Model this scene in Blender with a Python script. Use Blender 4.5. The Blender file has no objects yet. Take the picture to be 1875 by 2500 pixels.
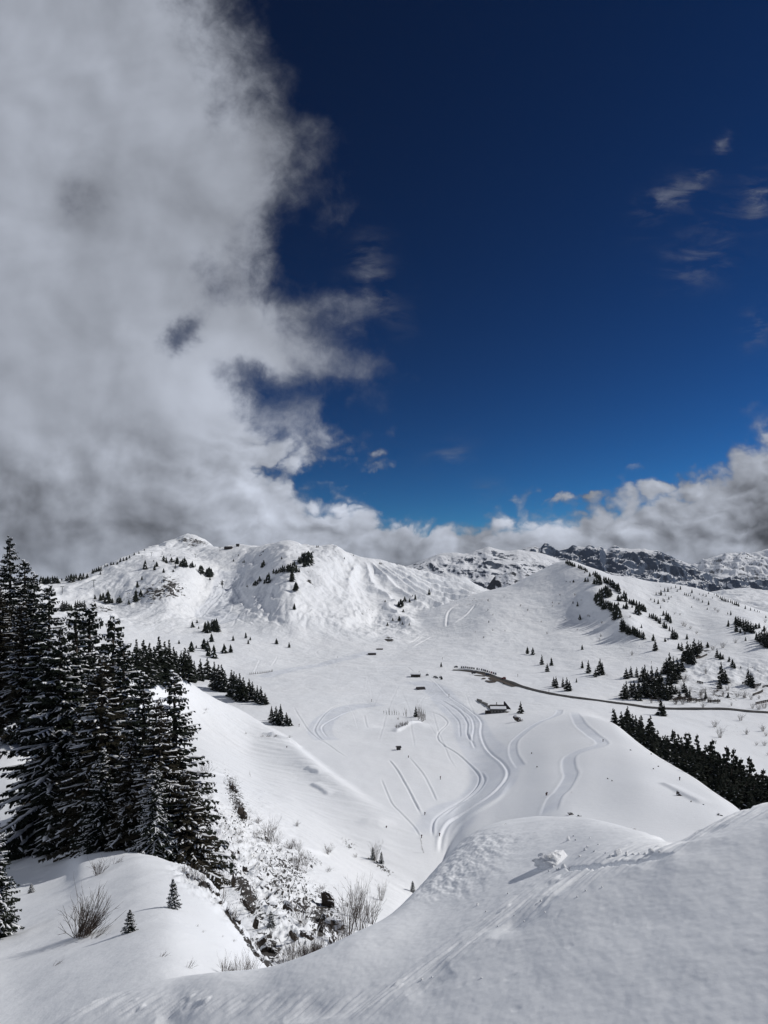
import bpy, math, random
import numpy as np
from mathutils import Vector, Matrix
R = math.radians
C = bpy.context.scene.collection
SC = bpy.context.scene
random.seed(7)

# ------------------------------------------------------------------ camera
W_, H_, F_, HOR = 1875.0, 2500.0, 1659.0, 1420.0     # frame, focal length and horizon row, all in photo pixels
cam_d = bpy.data.cameras.new('camera'); cam = bpy.data.objects.new('camera', cam_d); C.objects.link(cam)
cam_d.sensor_fit = 'VERTICAL'; cam_d.sensor_height = 24.0
cam_d.lens = 24.0 * F_ / H_
cam_d.shift_y = (HOR - H_ / 2) / H_                  # lens shift keeps the camera level
cam_d.clip_start = 0.1; cam_d.clip_end = 60000
cam.location = (0, 0, 0); cam.rotation_euler = (R(90), 0, 0)
SC.camera = cam
SC.view_settings.view_transform = 'Standard'; SC.view_settings.look = 'None'
SC.view_settings.exposure = 0.0; SC.view_settings.gamma = 1.0
SC.cycles.max_bounces = 5; SC.cycles.diffuse_bounces = 3; SC.cycles.transparent_max_bounces = 8

# ------------------------------------------------------------------ sun
SUN_AZ, SUN_EL = 74.0, 36.0                          # azimuth clockwise from +Y
sd = Vector((math.sin(R(SUN_AZ)) * math.cos(R(SUN_EL)), math.cos(R(SUN_AZ)) * math.cos(R(SUN_EL)), math.sin(R(SUN_EL))))
sun_d = bpy.data.lights.new('sun', 'SUN'); sun = bpy.data.objects.new('sun', sun_d); C.objects.link(sun)
sun_d.energy = 3.15; sun_d.angle = R(0.55); sun_d.color = (1.0, 0.965, 0.91)
sun.rotation_euler = (-sd).to_track_quat('-Z', 'Y').to_euler(); sun.location = (0, 0, 500)

# ------------------------------------------------------------------ sky: Nishita plus procedural clouds by direction
world = bpy.data.worlds.new("World"); SC.world = world; world.use_nodes = True
NT = world.node_tree; NT.nodes.clear()
class G:
    """tiny expression builder for shader nodes"""
    def __init__(s, nt): s.nt = nt
    def _in(s, sock, v):
        if v is None: return
        if isinstance(v, (int, float)): sock.default_value = v
        elif isinstance(v, (tuple, list)): sock.default_value = v
        else: s.nt.links.new(v, sock)
    def m(s, op, a, b=None, c=None, clamp=False):
        n = s.nt.nodes.new('ShaderNodeMath'); n.operation = op; n.use_clamp = clamp
        s._in(n.inputs[0], a); s._in(n.inputs[1], b); s._in(n.inputs[2], c); return n.outputs[0]
    def add(s, a, b): return s.m('ADD', a, b)
    def sub(s, a, b): return s.m('SUBTRACT', a, b)
    def mul(s, a, b): return s.m('MULTIPLY', a, b)
    def mx(s, a, b): return s.m('MAXIMUM', a, b)
    def mn(s, a, b): return s.m('MINIMUM', a, b)
    def sm(s, v, lo, hi, a=0.0, b=1.0):
        n = s.nt.nodes.new('ShaderNodeMapRange'); n.interpolation_type = 'SMOOTHSTEP'
        s._in(n.inputs['Value'], v); n.inputs['From Min'].default_value = lo; n.inputs['From Max'].default_value = hi
        n.inputs['To Min'].default_value = a; n.inputs['To Max'].default_value = b; return n.outputs['Result']
    def noise(s, vec, scale, detail=4, rough=0.5, dist=0.0, col=False):
        n = s.nt.nodes.new('ShaderNodeTexNoise'); s._in(n.inputs['Vector'], vec)
        n.inputs['Scale'].default_value = scale; n.inputs['Detail'].default_value = detail
        n.inputs['Roughness'].default_value = rough; n.inputs['Distortion'].default_value = dist
        return n.outputs['Color'] if col else n.outputs['Fac']
    def comb(s, x, y, z=0.0):
        n = s.nt.nodes.new('ShaderNodeCombineXYZ'); s._in(n.inputs[0], x); s._in(n.inputs[1], y); s._in(n.inputs[2], z); return n.outputs[0]
    def sep(s, v):
        n = s.nt.nodes.new('ShaderNodeSeparateXYZ'); s._in(n.inputs[0], v); return n.outputs
    def mixc(s, f, a, b):
        n = s.nt.nodes.new('ShaderNodeMix'); n.data_type = 'RGBA'
        s._in(n.inputs['Factor'], f); s._in(n.inputs[6], a); s._in(n.inputs[7], b); return n.outputs[2]
    def curve(s, v, pts, x0, x1, y0, y1):
        t = s.m('DIVIDE', s.sub(v, x0), x1 - x0, clamp=True)
        n = s.nt.nodes.new('ShaderNodeFloatCurve'); s._in(n.inputs['Value'], t)
        cu = n.mapping.curves[0]; n.mapping.use_clip = False
        P = [((x - x0) / (x1 - x0), (y - y0) / (y1 - y0)) for x, y in pts]
        cu.points[0].location = P[0]; cu.points[1].location = P[-1]
        for p in P[1:-1]: cu.points.new(*p)
        n.mapping.update()
        return s.add(s.mul(n.outputs[0], y1 - y0), y0)
g = G(NT)
tc = NT.nodes.new('ShaderNodeTexCoord')
dx, dy, dz = g.sep(tc.outputs['Generated'])
dyc = g.mx(g.m('ABSOLUTE', dy), 0.12)
U = g.add(g.mul(g.m('DIVIDE', dx, dyc), 1.659), 0.9375)       # world direction as a gnomonic map
V = g.sub(1.42, g.mul(g.m('DIVIDE', dz, dyc), 1.659))
uv = g.comb(U, V)
wn = g.noise(uv, 2.2, 7, 0.58, col=True)
wx, wy, wz = g.sep(wn)
wn2 = g.noise(uv, 7.0, 8, 0.62, 0.4, col=True)
vx, vy, vz = g.sep(wn2)
U2 = g.add(g.add(U, g.mul(g.sub(wx, .5), 0.16)), g.mul(g.sub(vx, .5), 0.13))
V2 = g.add(g.add(V, g.mul(g.sub(wy, .5), 0.16)), g.mul(g.sub(vy, .5), 0.10))
def gauss(cx, cy, rx, ry, ang=0.0, u=None, v=None):
    u = u or U2; v = v or V2
    a, b = math.cos(R(ang)), math.sin(R(ang))
    X = g.sub(u, cx); Y = g.sub(v, cy)
    p = g.mul(g.add(g.mul(X, a), g.mul(Y, b)), 1 / rx)
    q = g.mul(g.sub(g.mul(Y, a), g.mul(X, b)), 1 / ry)
    return g.m('EXPONENT', g.mul(g.add(g.mul(p, p), g.mul(q, q)), -1.0))
L = g.curve(V2, [(-1.0, .1), (-.4, .40), (0, .515), (.13, .58), (.25, .63), (.33, .70), (.43, .715), (.52, .69), (.62, .655), (.70, .66), (.76, .725), (.85, .79),
                 (.92, .855), (.96, .80), (1.02, .775), (1.08, .79), (1.125, .80), (1.16, .70), (1.20, .64), (1.35, .62), (1.6, .6)], -1.0, 1.6, 0, 1.0)
T = g.curve(U2, [(-.5, 1.05), (.4, 1.10), (.56, 1.13), (.66, 1.165), (.78, 1.215), (.88, 1.225), (.92, 1.255), (.95, 1.305), (1.02, 1.315), (1.10, 1.292), (1.2, 1.268),
                 (1.30, 1.272), (1.40, 1.26), (1.48, 1.245), (1.56, 1.205), (1.64, 1.185), (1.72, 1.155), (1.80, 1.13), (1.9, 1.105), (2.4, 1.03)], -.5, 2.4, 1.0, 1.5)
s1 = g.mul(g.sub(L, U2), 11.0)
s2 = g.mul(g.sub(V2, T), 26.0)
dens = g.mx(g.mn(s1, 2.2), g.mn(s2, 2.2))
for cx, cy, rx, ry, an, amp in [(.695, .585, .06, .15, 8, -1.5), (.425, .82, .05, .06, 35, -2.7), (.585, .925, .10, .05, 25, -2.1), (.70, .945, .11, .045, 8, -1.7),
                                (.655, 1.05, .07, .08, 0, -1.5), (.62, .72, .05, .03, 0, -.6), (.84, 1.03, .05, .05, 0, -1.6), (.50, .71, .05, .07, 0, -1.0),
                                (.22, .47, .08, .12, 20, -1.3), (.93, .70, .04, .09, -20, 1.6), (.875, .76, .09, .04, 0, 1.1), (.93, 1.125, .05, .04, 0, 1.4),
                                (1.86, .955, .06, .022, -15, 1.6), (1.82, 1.015, .12, .022, -15, 1.6), (1.87, 1.07, .035, .03, 0, 1.9),
                                (1.54, 1.135, .06, .022, -25, 1.9), (1.60, 1.185, .14, .03, -10, 1.7), (1.37, 1.212, .03, .012, 0, 1.3), (1.44, 1.21, .03, .01, 0, 1.2),
                                (1.72, 1.085, .05, .015, -25, 1.1), (1.10, 1.115, .04, .022, -10, .95), (.69, .46, .06, .07, 0, .5), (1.06, 1.335, .36, .035, 0, 1.6)]:
    dens = g.add(dens, g.mul(gauss(cx, cy, rx, ry, an), amp))
fb = g.noise(uv, 5.5, 11, 0.62, 0.25)
dens = g.add(dens, g.mul(g.sub(fb, .5), 3.4))
fine = g.noise(uv, 17, 9, .66, .6); dens = g.add(dens, g.mul(g.sub(fine, .5), 1.5))
def billow(vec, sc):
    return g.mul(g.m('ABSOLUTE', g.sub(g.noise(vec, sc, 3, .5, .1), .5)), 2.0)
low = g.sm(V, 1.0, 1.14)
uvw = g.comb(g.add(U, g.mul(g.sub(vx, .5), .06)), g.mul(g.add(V, g.mul(g.sub(vy, .5), .06)), 1.5))
puff = billow(uvw, 8.0); dens = g.add(dens, g.mul(low, g.mul(g.sub(puff, .12), 4.0)))
dens = g.mul(dens, g.add(1.0, g.mul(low, .9)))
alpha = g.sm(dens, -1.6, 1.7)
# thin wisps high on the right
mpw = NT.nodes.new('ShaderNodeMapping'); mpw.inputs['Rotation'].default_value = (0, 0, R(48)); mpw.inputs['Scale'].default_value = (1.0, 3.2, 1.0)
NT.links.new(uv, mpw.inputs['Vector'])
wf = g.noise(mpw.outputs[0], 7.0, 9, 0.62, 0.5)
wis = None
for cx, cy, rx, ry, an, amp in [(1.65, .475, .09, .035, -38, .8), (1.74, .385, .055, .015, -58, 1.3), (1.85, .475, .07, .045, -45, 1.1), (1.86, .80, .05, .03, -30, 1.0),
                                (1.70, .64, .07, .05, 0, .45), (1.73, .55, .03, .07, 10, .5), (1.09, 1.11, .05, .03, -20, .6), (1.2, 1.19, .04, .02, 0, .4), (.93, .69, .05, .09, -20, .7)]:
    t = g.mul(gauss(cx, cy, rx, ry, an), amp); wis = t if wis is None else g.add(wis, t)
wis = g.mul(g.mul(wis, g.sm(wf, .42, .68)), 0.5)
alpha = g.m('ADD', alpha, wis, clamp=True)
# cloud brightness: billow structure, thick grey bellies, sunlit tops
b1 = g.noise(uv, 2.6, 5, 0.42, 0.2)
cn = NT.nodes.new('ShaderNodeVectorMath'); cn.operation = 'ADD'; NT.links.new(uv, cn.inputs[0]); cn.inputs[1].default_value = (0.035, -0.03, 0)
ra = g.noise(uv, 4.5, 5, 0.45, 0.2); fb2 = g.noise(cn.outputs[0], 4.5, 5, 0.45, 0.2)
relief = g.mul(g.sub(ra, fb2), g.sm(V, .95, 1.2, .36, 1.1))
pv2 = NT.nodes.new('ShaderNodeVectorMath'); pv2.operation = 'ADD'; NT.links.new(uvw, pv2.inputs[0]); pv2.inputs[1].default_value = (.018, -.022, 0)
relief = g.add(relief, g.mul(g.mul(low, g.sm(U, .3, .75, .25, 1.0)), g.mul(g.sub(puff, billow(pv2.outputs[0], 8.0)), .38)))
br = g.add(g.add(0.355, g.mul(g.sub(b1, .5), 0.20)), relief)
for cx, cy, rx, ry, an, amp in [(.22, .47, .08, .08, 30, -.14), (.15, 1.27, .5, .12, 0, -.11), (1.87, 1.27, .26, .13, 20, -.16), (.60, 1.02, .30, .14, 40, .10), (.88, 1.27, .30, .07, 10, .24), (.52, .95, .22, .22, 40, .05),
                                (1.70, 1.215, .13, .06, 0, .14), (1.40, 1.29, .25, .04, 0, .06), (.1, .65, .3, .5, 0, .02), (.45, .80, .08, .12, 30, -.06), (.7, .35, .15, .25, 0, -.05),
                                (1.25, 1.33, .4, .03, 0, -.05), (.15, .05, .4, .25, 0, .04)]:
    br = g.add(br, g.mul(gauss(cx, cy, rx, ry, an, U, V), amp))
thin = g.sm(alpha, .0, 1.0, .55, 1.0)
br = g.mx(g.mul(br, thin), .05)
tint = g.comb(0.93, 1.0, 1.16)
vm = NT.nodes.new('ShaderNodeVectorMath'); vm.operation = 'SCALE'; NT.links.new(tint, vm.inputs[0]); NT.links.new(br, vm.inputs['Scale'])
sky = NT.nodes.new('ShaderNodeTexSky'); sky.sky_type = 'NISHITA'; sky.sun_disc = False
sky.sun_elevation = R(SUN_EL); sky.sun_rotation = R(SUN_AZ); sky.altitude = 2600; sky.air_density = 0.9; sky.dust_density = 0.3; sky.ozone_density = 4.0
SKY_S = 0.06
gam = NT.nodes.new('ShaderNodeGamma'); gam.inputs['Gamma'].default_value = 2.1          # polarised high-altitude contrast
sk0 = NT.nodes.new('ShaderNodeVectorMath'); sk0.operation = 'SCALE'; NT.links.new(sky.outputs[0], sk0.inputs[0]); sk0.inputs['Scale'].default_value = SKY_S
NT.links.new(sk0.outputs[0], gam.inputs['Color'])
sk = NT.nodes.new('ShaderNodeVectorMath'); sk.operation = 'SCALE'; NT.links.new(gam.outputs[0], sk.inputs[0]); sk.inputs['Scale'].default_value = 2.3 / 0.1
cl = NT.nodes.new('ShaderNodeVectorMath'); cl.operation = 'SCALE'; NT.links.new(vm.outputs[0], cl.inputs[0]); cl.inputs['Scale'].default_value = 1 / 0.1
bg = NT.nodes.new('ShaderNodeBackground'); bg.inputs['Strength'].default_value = 0.1
sr = NT.nodes.new('ShaderNodeVectorMath'); sr.operation = 'MULTIPLY'; NT.links.new(sk.outputs[0], sr.inputs[0]); sr.inputs[1].default_value = (.50, 1.12, 1.0)
NT.links.new(g.mixc(alpha, sr.outputs[0], cl.outputs[0]), bg.inputs['Color'])
wo = NT.nodes.new('ShaderNodeOutputWorld'); NT.links.new(bg.outputs[0], wo.inputs['Surface'])
world.cycles.sampling_method = 'MANUAL'; world.cycles.sample_map_resolution = 512
# ------------------------------------------------------------------ numeric helpers
def pchip(xk, yk, x):
    xk = np.asarray(xk, float); yk = np.asarray(yk, float)
    h = np.diff(xk); d = np.diff(yk) / h
    m = np.zeros_like(yk)
    if len(xk) == 2: m[:] = d[0]
    else:
        w1 = 2 * h[1:] + h[:-1]; w2 = h[1:] + 2 * h[:-1]
        ok = d[:-1] * d[1:] > 0
        with np.errstate(divide='ignore', invalid='ignore'):
            mm = (w1 + w2) / (w1 / d[:-1] + w2 / d[1:])
        m[1:-1] = np.where(ok, mm, 0); m[0] = d[0]; m[-1] = d[-1]
    i = np.clip(np.searchsorted(xk, x) - 1, 0, len(xk) - 2)
    t = np.clip((x - xk[i]) / h[i], 0, 1); t2 = t * t; t3 = t2 * t
    return (2*t3 - 3*t2 + 1) * yk[i] + (t3 - 2*t2 + t) * h[i] * m[i] + (-2*t3 + 3*t2) * yk[i+1] + (t3 - t2) * h[i] * m[i+1]
def _hash(ix, iy, seed):
    h = (ix.astype(np.uint32) * np.uint32(374761393)) ^ (iy.astype(np.uint32) * np.uint32(668265263)) ^ np.uint32(seed * 2246822519 & 0xffffffff)
    h = (h ^ (h >> np.uint32(13))) * np.uint32(1274126177)
    h ^= h >> np.uint32(16)
    return (h & np.uint32(0xffff)).astype(np.float32) * np.float32(2 * math.pi / 65536)
def perlin(x, y, seed=0):
    x = x.astype(np.float32); y = y.astype(np.float32)
    x0 = np.floor(x); y0 = np.floor(y); fx = x - x0; fy = y - y0
    ix = x0.astype(np.int64); iy = y0.astype(np.int64)
    u = fx*fx*fx*(fx*(fx*6-15)+10); v = fy*fy*fy*(fy*(fy*6-15)+10)
    def gr(dx, dy):
        a = _hash(ix + dx, iy + dy, seed); return np.cos(a) * (fx - dx) + np.sin(a) * (fy - dy)
    a = gr(0, 0); b = gr(1, 0); c = gr(0, 1); d = gr(1, 1)
    return ((a + (b - a) * u) * (1 - v) + (c + (d - c) * u) * v) * 1.5
def fbm(x, y, oct=4, seed=0, gain=0.5, ridged=False):
    s = 0; a = 1.0; t = 0
    for o in range(oct):
        n = perlin(x * 2**o + 17.3*o, y * 2**o - 9.1*o, seed + o)
        s = s + a * ((1 - 2*np.abs(n)) if ridged else n); t += a; a *= gain
    return s / t
def sstep(x, a, b):
    t = np.clip((x - a) / (b - a), 0, 1); return t*t*(3 - 2*t)

# ------------------------------------------------------------------ terrain: lofted profiles (photo column, photo row, distance), merged to one height field
def zc(px, z, Y): return (px, HOR - z * F_ / Y, Y)
def FP(L):
    """points of the sloping snow plane the photographer stands on"""
    out = []
    for px in range(-400, 2301, 45):
        Y = float(np.exp(np.interp(px, [a for a, b in L], [math.log(b) for a, b in L])))
        out.append(zc(px, -1.7 + .43 * (px - W_/2) / F_ * Y - .1 * Y, Y))
    return out
SILH = [(-400, 2850, 4.1), (0, 2590, 4.3), (250, 2440, 4.6), (530, 2376, 4.4), (740, 2340, 4.2), (950, 2238, 4.7), (1070, 2110, 6.5), (1180, 2018, 7.9), (1330, 1992, 7.5), (1420, 1995, 6.6), (1500, 2013, 5.7), (1580, 2038, 4.9), (1645, 2062, 4.35), (1790, 1987, 4.05), (1875, 1962, 4.0), (2250, 1850, 3.8)]
def DN(f, s):
    """beyond the brow the snow falls away ever steeper"""
    out = []
    for px in range(-400, 2301, 45):
        py, Y = [pchip([p[0] for p in SILH], [p[k] for p in SILH], np.array([float(px)]))[0] for k in (1, 2)]
        out.append(zc(px, (HOR - py) / F_ * Y - s * 1.15 * Y * (f - 1), Y * f))
    return out
LAYERS = {
 'fore': [
  *[FP([(-400, q), (2300, q)]) for q in (.5, .8, 1.1, 1.4, 1.7, 2.0, 2.3, 2.6, 2.85, 3.05)],
  FP([(-400, 3.2), (600, 3.3), (1000, 3.35), (1250, 3.6), (1500, 3.7), (1645, 3.6), (1875, 3.4), (2250, 3.3)]),
  [(-400, 2850, 4.1), (0, 2590, 4.3), (125, 2500, 4.5), (250, 2440, 4.6), (400, 2395, 4.6), (530, 2376, 4.4), (640, 2368, 4.3), (740, 2340, 4.2), (850, 2290, 4.3), (950, 2238, 4.7), (1010, 2180, 5.4), (1070, 2110, 6.5), (1120, 2058, 7.4), (1180, 2018, 7.9),
   (1250, 1999, 8.0), (1330, 1992, 7.5), (1420, 1995, 6.6), (1500, 2013, 5.7), (1580, 2038, 4.9), (1645, 2062, 4.35), (1700, 2031, 4.15), (1790, 1987, 4.05), (1875, 1962, 4.0), (2250, 1850, 3.8)],
  DN(1.25, .55), DN(2.2, .75), 
  [zc(-400, -60, 40), zc(1000, -60, 40), zc(2250, -70, 40)],
  [zc(-400, -160, 200), zc(1000, -160, 200), zc(2250, -160, 200)],
 ],
 'knoll': [
  [zc(-400, -7, 3), zc(0, -6.6, 3), zc(600, -8, 3), zc(1100, -25, 3), zc(2300, -60, 3)],
  [(-400, 2620, 9.6), (0, 2580, 9.2), (400, 2545, 7.9), (600, 2580, 8), (760, 2750, 10), (1000, 3500, 14), (2300, 9000, 18)],
  [(-400, 2240, 25), (0, 2245, 22.5), (210, 2245, 18.6), (400, 2250, 15.4), (520, 2300, 15.2), (620, 2385, 15), (740, 2500, 16), (900, 2900, 20), (2300, 9000, 24)],
  [(-400, 2020, 72), (0, 2032, 62), (90, 2045, 56), (170, 2060, 49), (250, 2068, 43), (330, 2077, 38), (380, 2094, 35), (430, 2117, 32), (500, 2155, 28), (550, 2214, 25), (600, 2287, 22.5), (650, 2347, 21), (740, 2440, 20), (900, 2800, 22), (2300, 9000, 28)],
  [(-400, 1850, 92), (0, 1880, 84), (150, 1990, 72), (250, 2180, 58), (380, 2300, 52), (500, 2450, 44), (650, 2800, 34), (900, 3600, 36), (2300, 9000, 50)],
  [(-400, 1640, 125), (0, 1700, 120), (150, 1850, 110), (250, 2250, 90), (500, 2700, 80), (900, 3500, 80), (2300, 5000, 90)],
  [(-400, 1560, 200), (0, 1640, 180), (150, 1800, 170), (300, 2200, 160), (2300, 3000, 160)],
  [zc(-400, -90, 420), zc(2300, -300, 420)],
 ],
 'slope': [
  [zc(-400, -28, 14), zc(600, -30, 14), zc(1000, -38, 14), zc(2300, -90, 14)],
  [(-400, 2400, 44), (300, 2400, 44), (600, 2392, 48), (800, 2330, 66), (900, 2290, 88), (1000, 2330, 100), (1200, 2600, 105), (2300, 3500, 105)],
  [(-400, 2200, 68), (300, 2150, 90), (560, 2160, 104), (700, 2170, 116), (820, 2190, 129), (940, 2205, 147), (1050, 2260, 150), (1200, 2400, 150), (2300, 2800, 150)],
  [(-400, 2000, 130), (300, 1950, 165), (480, 1950, 181), (620, 2000, 183), (760, 2060, 182), (880, 2115, 183), (1000, 2165, 180), (1100, 2240, 178), (2300, 2500, 178)],
  [(-400, 1800, 160), (300, 1770, 235), (460, 1790, 300), (600, 1850, 294), (720, 1910, 264), (850, 1990, 228), (960, 2070, 204), (1060, 2130, 195), (1200, 2220, 195), (2300, 2350, 200)],
  [(-400, 1560, 280), (200, 1560, 300), (300, 1592, 310), (430, 1640, 335), (500, 1692, 360), (600, 1742, 380), (640, 1768, 365), (690, 1795, 345), (760, 1850, 298), (860, 1928, 256), (960, 1995, 235), (1060, 2060, 222), (1200, 2120, 225), (2300, 2250, 235)],
  [(-400, 1640, 380), (200, 1660, 390), (300, 1690, 400), (430, 1740, 420), (600, 1790, 450), (700, 1830, 390), (860, 1930, 300), (1060, 2060, 265), (2300, 2200, 300)],
  [zc(-400, -150, 700), zc(2300, -250, 700)],
 ],
 'land': [
  [zc(-400, -48, 20), zc(2300, -60, 20)],
  [zc(-400, -60, 70), zc(1000, -66, 70), zc(2300, -75, 70)],
  [zc(-400, -70, 170), zc(500, -76, 170), zc(1000, -80, 170), zc(1300, -84, 170), zc(2300, -95, 170)],
  [zc(-400, -76, 230), zc(600, -78, 230), zc(1000, -78.5, 230), zc(1300, -82, 230), zc(1600, -92, 230), zc(2300, -98, 230)],
  [zc(-400, -78, 320), zc(600, -80, 320), zc(1000, -81, 320), zc(1300, -80, 320), zc(1500, -80, 320), zc(1700, -83, 320), (1875, 1872, 320), zc(2300, -92, 320)],
  [zc(-400, -78, 450), zc(600, -82, 450), zc(1000, -84, 450), zc(1200, -82.5, 450), zc(1400, -80, 450), (1600, 1728, 445), (1750, 1738, 440), (1875, 1742, 440), zc(2300, -90, 440)],
  [zc(-400, -70, 620), (300, 1600, 600), (600, 1648, 610), (900, 1645, 610), (1100, 1638, 615), (1300, 1640, 600), (1500, 1640, 570), (1650, 1655, 545), (1875, 1672, 530), zc(2300, -84, 530)],
  [(-400, 1480, 800), (0, 1500, 800), (200, 1510, 820), (400, 1550, 790), (600, 1560, 800), (800, 1580, 800), (1000, 1576, 830), (1200, 1572, 840), (1500, 1560, 900), (1875, 1570, 900), (2300, 1570, 900)],
  [(-400, 1450, 950), (100, 1462, 950), (200, 1480, 980), (300, 1495, 960), (400, 1488, 940), (480, 1490, 1010), (560, 1475, 1060), (620, 1470, 1010), (700, 1455, 950), (780, 1470, 980), (900, 1500, 1020), (960, 1520, 1000), (1010, 1500, 1060), (1100, 1495, 1150), (1190, 1490, 1150), (1400, 1500, 1200), (1750, 1500, 1250), (2300, 1510, 1200)],
  [(-400, 1435, 1050), (143, 1436, 1080), (230, 1420, 1100), (330, 1398, 1120), (400, 1380, 1130), (455, 1380, 1160), (500, 1400, 1220), (560, 1410, 1260), (620, 1400, 1200), (700, 1365, 1150), (760, 1372, 1160), (850, 1410, 1180), (930, 1440, 1200), (1000, 1440, 1260), (1080, 1450, 1320), (1180, 1458, 1320), (1300, 1470, 1350), (1700, 1475, 1450), (1875, 1480, 1400), (2300, 1480, 1400)],
  [(-400, 1424, 1150), (100, 1424, 1180), (143, 1421, 1190), (211, 1400, 1230), (294, 1367, 1290), (350, 1349, 1350), (400, 1345, 1480), (470, 1350, 1500), (540, 1340, 1480), (580, 1333, 1480), (625, 1333, 1450), (655, 1330, 1400), (702, 1323, 1340), (740, 1330, 1340), (781, 1332, 1350), (811, 1333, 1350), (864, 1354, 1370), (928, 1370, 1400), (996, 1389, 1430), (1033, 1401, 1450), (1097, 1413, 1450), (1127, 1416, 1450), (1188, 1441, 1450), (1260, 1458, 1450),
   (1600, 1462, 1550), (1700, 1456, 1700), (1747, 1444, 1750), (1777, 1438, 1750), (1815, 1437, 1750), (1875, 1444, 1750), (2300, 1462, 1700)],
  [(-400, 1440, 1450), (100, 1436, 1480), (211, 1410, 1500), (294, 1374, 1560), (350, 1343, 1660), (395, 1327, 1720), (418, 1316, 1750), (430, 1320, 1760), (445, 1309, 1770), (461, 1304, 1780), (476, 1309, 1770), (490, 1318, 1760), (510, 1327, 1740), (535, 1345, 1700), (580, 1360, 1700), (655, 1370, 1700), (800, 1390, 1700), (1000, 1440, 1800), (1200, 1470, 1800), (1600, 1480, 1850), (1815, 1460, 2000), (2300, 1480, 2000)],
  [zc(-400, -120, 2400), zc(2300, -160, 2400)],
 ],
 'shoulder': [
  [zc(-400, -120, 70), zc(1100, -85, 70), zc(1500, -62, 70), zc(2300, -60, 70)],
  [(-400, 3500, 110), (1000, 2600, 110), (1150, 2300, 112), (1280, 2150, 115), (1400, 2120, 115), (1600, 2110, 112), (1875, 2140, 105), (2300, 2300, 95)],
  [(-400, 3000, 160), (1000, 2400, 160), (1130, 2165, 160), (1220, 2100, 162), (1300, 2045, 165), (1400, 2008, 165), (1550, 2010, 158), (1700, 2030, 145), (1800, 2060, 132), (2300, 2200, 110)],
  [(-400, 2500, 215), (1000, 2150, 215), (1130, 2015, 215), (1220, 1968, 222), (1290, 1932, 228), (1360, 1908, 228), (1450, 1897, 222), (1550, 1905, 205), (1660, 1945, 185), (1760, 1992, 164), (1860, 2060, 145), (2300, 2300, 120)],
  [(-400, 2200, 300), (1000, 1960, 300), (1130, 1890, 300), (1200, 1856, 300), (1270, 1834, 300), (1350, 1814, 296), (1430, 1806, 288), (1510, 1818, 272), (1580, 1846, 250), (1650, 1884, 224), (1700, 1915, 205), (1755, 1950, 187), (1800, 1985, 174), (1870, 2050, 155), (2300, 2300, 130)],
  [(-400, 2000, 380), (1000, 1830, 380), (1150, 1790, 380), (1250, 1768, 375), (1350, 1757, 365), (1430, 1752, 350), (1492, 1765, 330), (1540, 1800, 300), (1590, 1836, 272), (1640, 1866, 246), (1700, 1903, 219), (1755, 1943, 198), (1800, 1975, 184), (1870, 2040, 165), (2300, 2300, 140)],
  [zc(-400, -130, 460), zc(1000, -95, 460), zc(1250, -86, 455), zc(1400, -84, 440), zc(1492, -84, 400), zc(1560, -84, 350), zc(1700, -84, 265), zc(1800, -86, 235), zc(2300, -95, 200)],
  [zc(-400, -200, 700), zc(1400, -130, 700), zc(2300, -200, 700)],
 ],
 'pyramid': [
  [zc(-400, -200, 350), zc(900, -110, 350), zc(1300, -95, 350), zc(2300, -100, 350)],
  [zc(-400, -120, 560), zc(900, -90, 560), (1150, 1680, 560), (1300, 1668, 560), (1450, 1662, 540), (1600, 1665, 530), (1700, 1668, 525), (1875, 1690, 505), (2300, 1700, 480)],
  [(-400, 1700, 760), (900, 1620, 760), (1050, 1590, 760), (1150, 1585, 750), (1300, 1584, 735), (1400, 1580, 715), (1500, 1580, 690), (1600, 1590, 640), (1700, 1610, 600), (1800, 1610, 585), (1875, 1600, 580), (2300, 1640, 560)],
  [(-400, 1650, 950), (900, 1590, 900), (1050, 1555, 890), (1130, 1540, 880), (1200, 1530, 860), (1300, 1525, 860), (1400, 1520, 830), (1480, 1520, 780), (1540, 1525, 735), (1580, 1535, 740), (1640, 1530, 775), (1700, 1528, 780), (1780, 1530, 740), (1830, 1525, 735), (1875, 1535, 735), (2300, 1580, 700)],
  [(-400, 1600, 1100), (900, 1570, 1000), (1050, 1515, 980), (1130, 1495, 980), (1200, 1472, 980), (1270, 1460, 980), (1340, 1450, 970), (1400, 1442, 935), (1450, 1445, 880), (1490, 1462, 850), (1540, 1470, 860), (1600, 1470, 885), (1680, 1476, 885), (1760, 1490, 850), (1830, 1502, 820), (1875, 1512, 800), (2300, 1550, 760)],
  [(-400, 1600, 1250), (900, 1560, 1100), (1050, 1490, 1080), (1130, 1460, 1090), (1195, 1441, 1100), (1250, 1428, 1100), (1300, 1402, 1100), (1340, 1382, 1100), (1365, 1371, 1095), (1385, 1367, 1090), (1405, 1371, 1080), (1430, 1382, 1060), (1461, 1392, 1040), (1495, 1404, 1020), (1536, 1409, 1010), (1589, 1420, 1000), (1646, 1426, 985), (1702, 1437, 965), (1751, 1452, 940), (1808, 1476, 910), (1853, 1492, 885), (1900, 1506, 865), (2300, 1545, 800)],
  [zc(-400, -200, 1300), zc(900, -120, 1300), zc(1200, -80, 1300), zc(1400, -50, 1320), zc(1700, -70, 1280), zc(2300, -160, 1100)],
  [zc(-400, -500, 1600), zc(2300, -500, 1600)],
 ],
}
cols = np.concatenate([np.arange(-360, -20, 6.0), np.arange(-20, 1895, 1.9), np.arange(1895, 2240, 6.0)])
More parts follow.
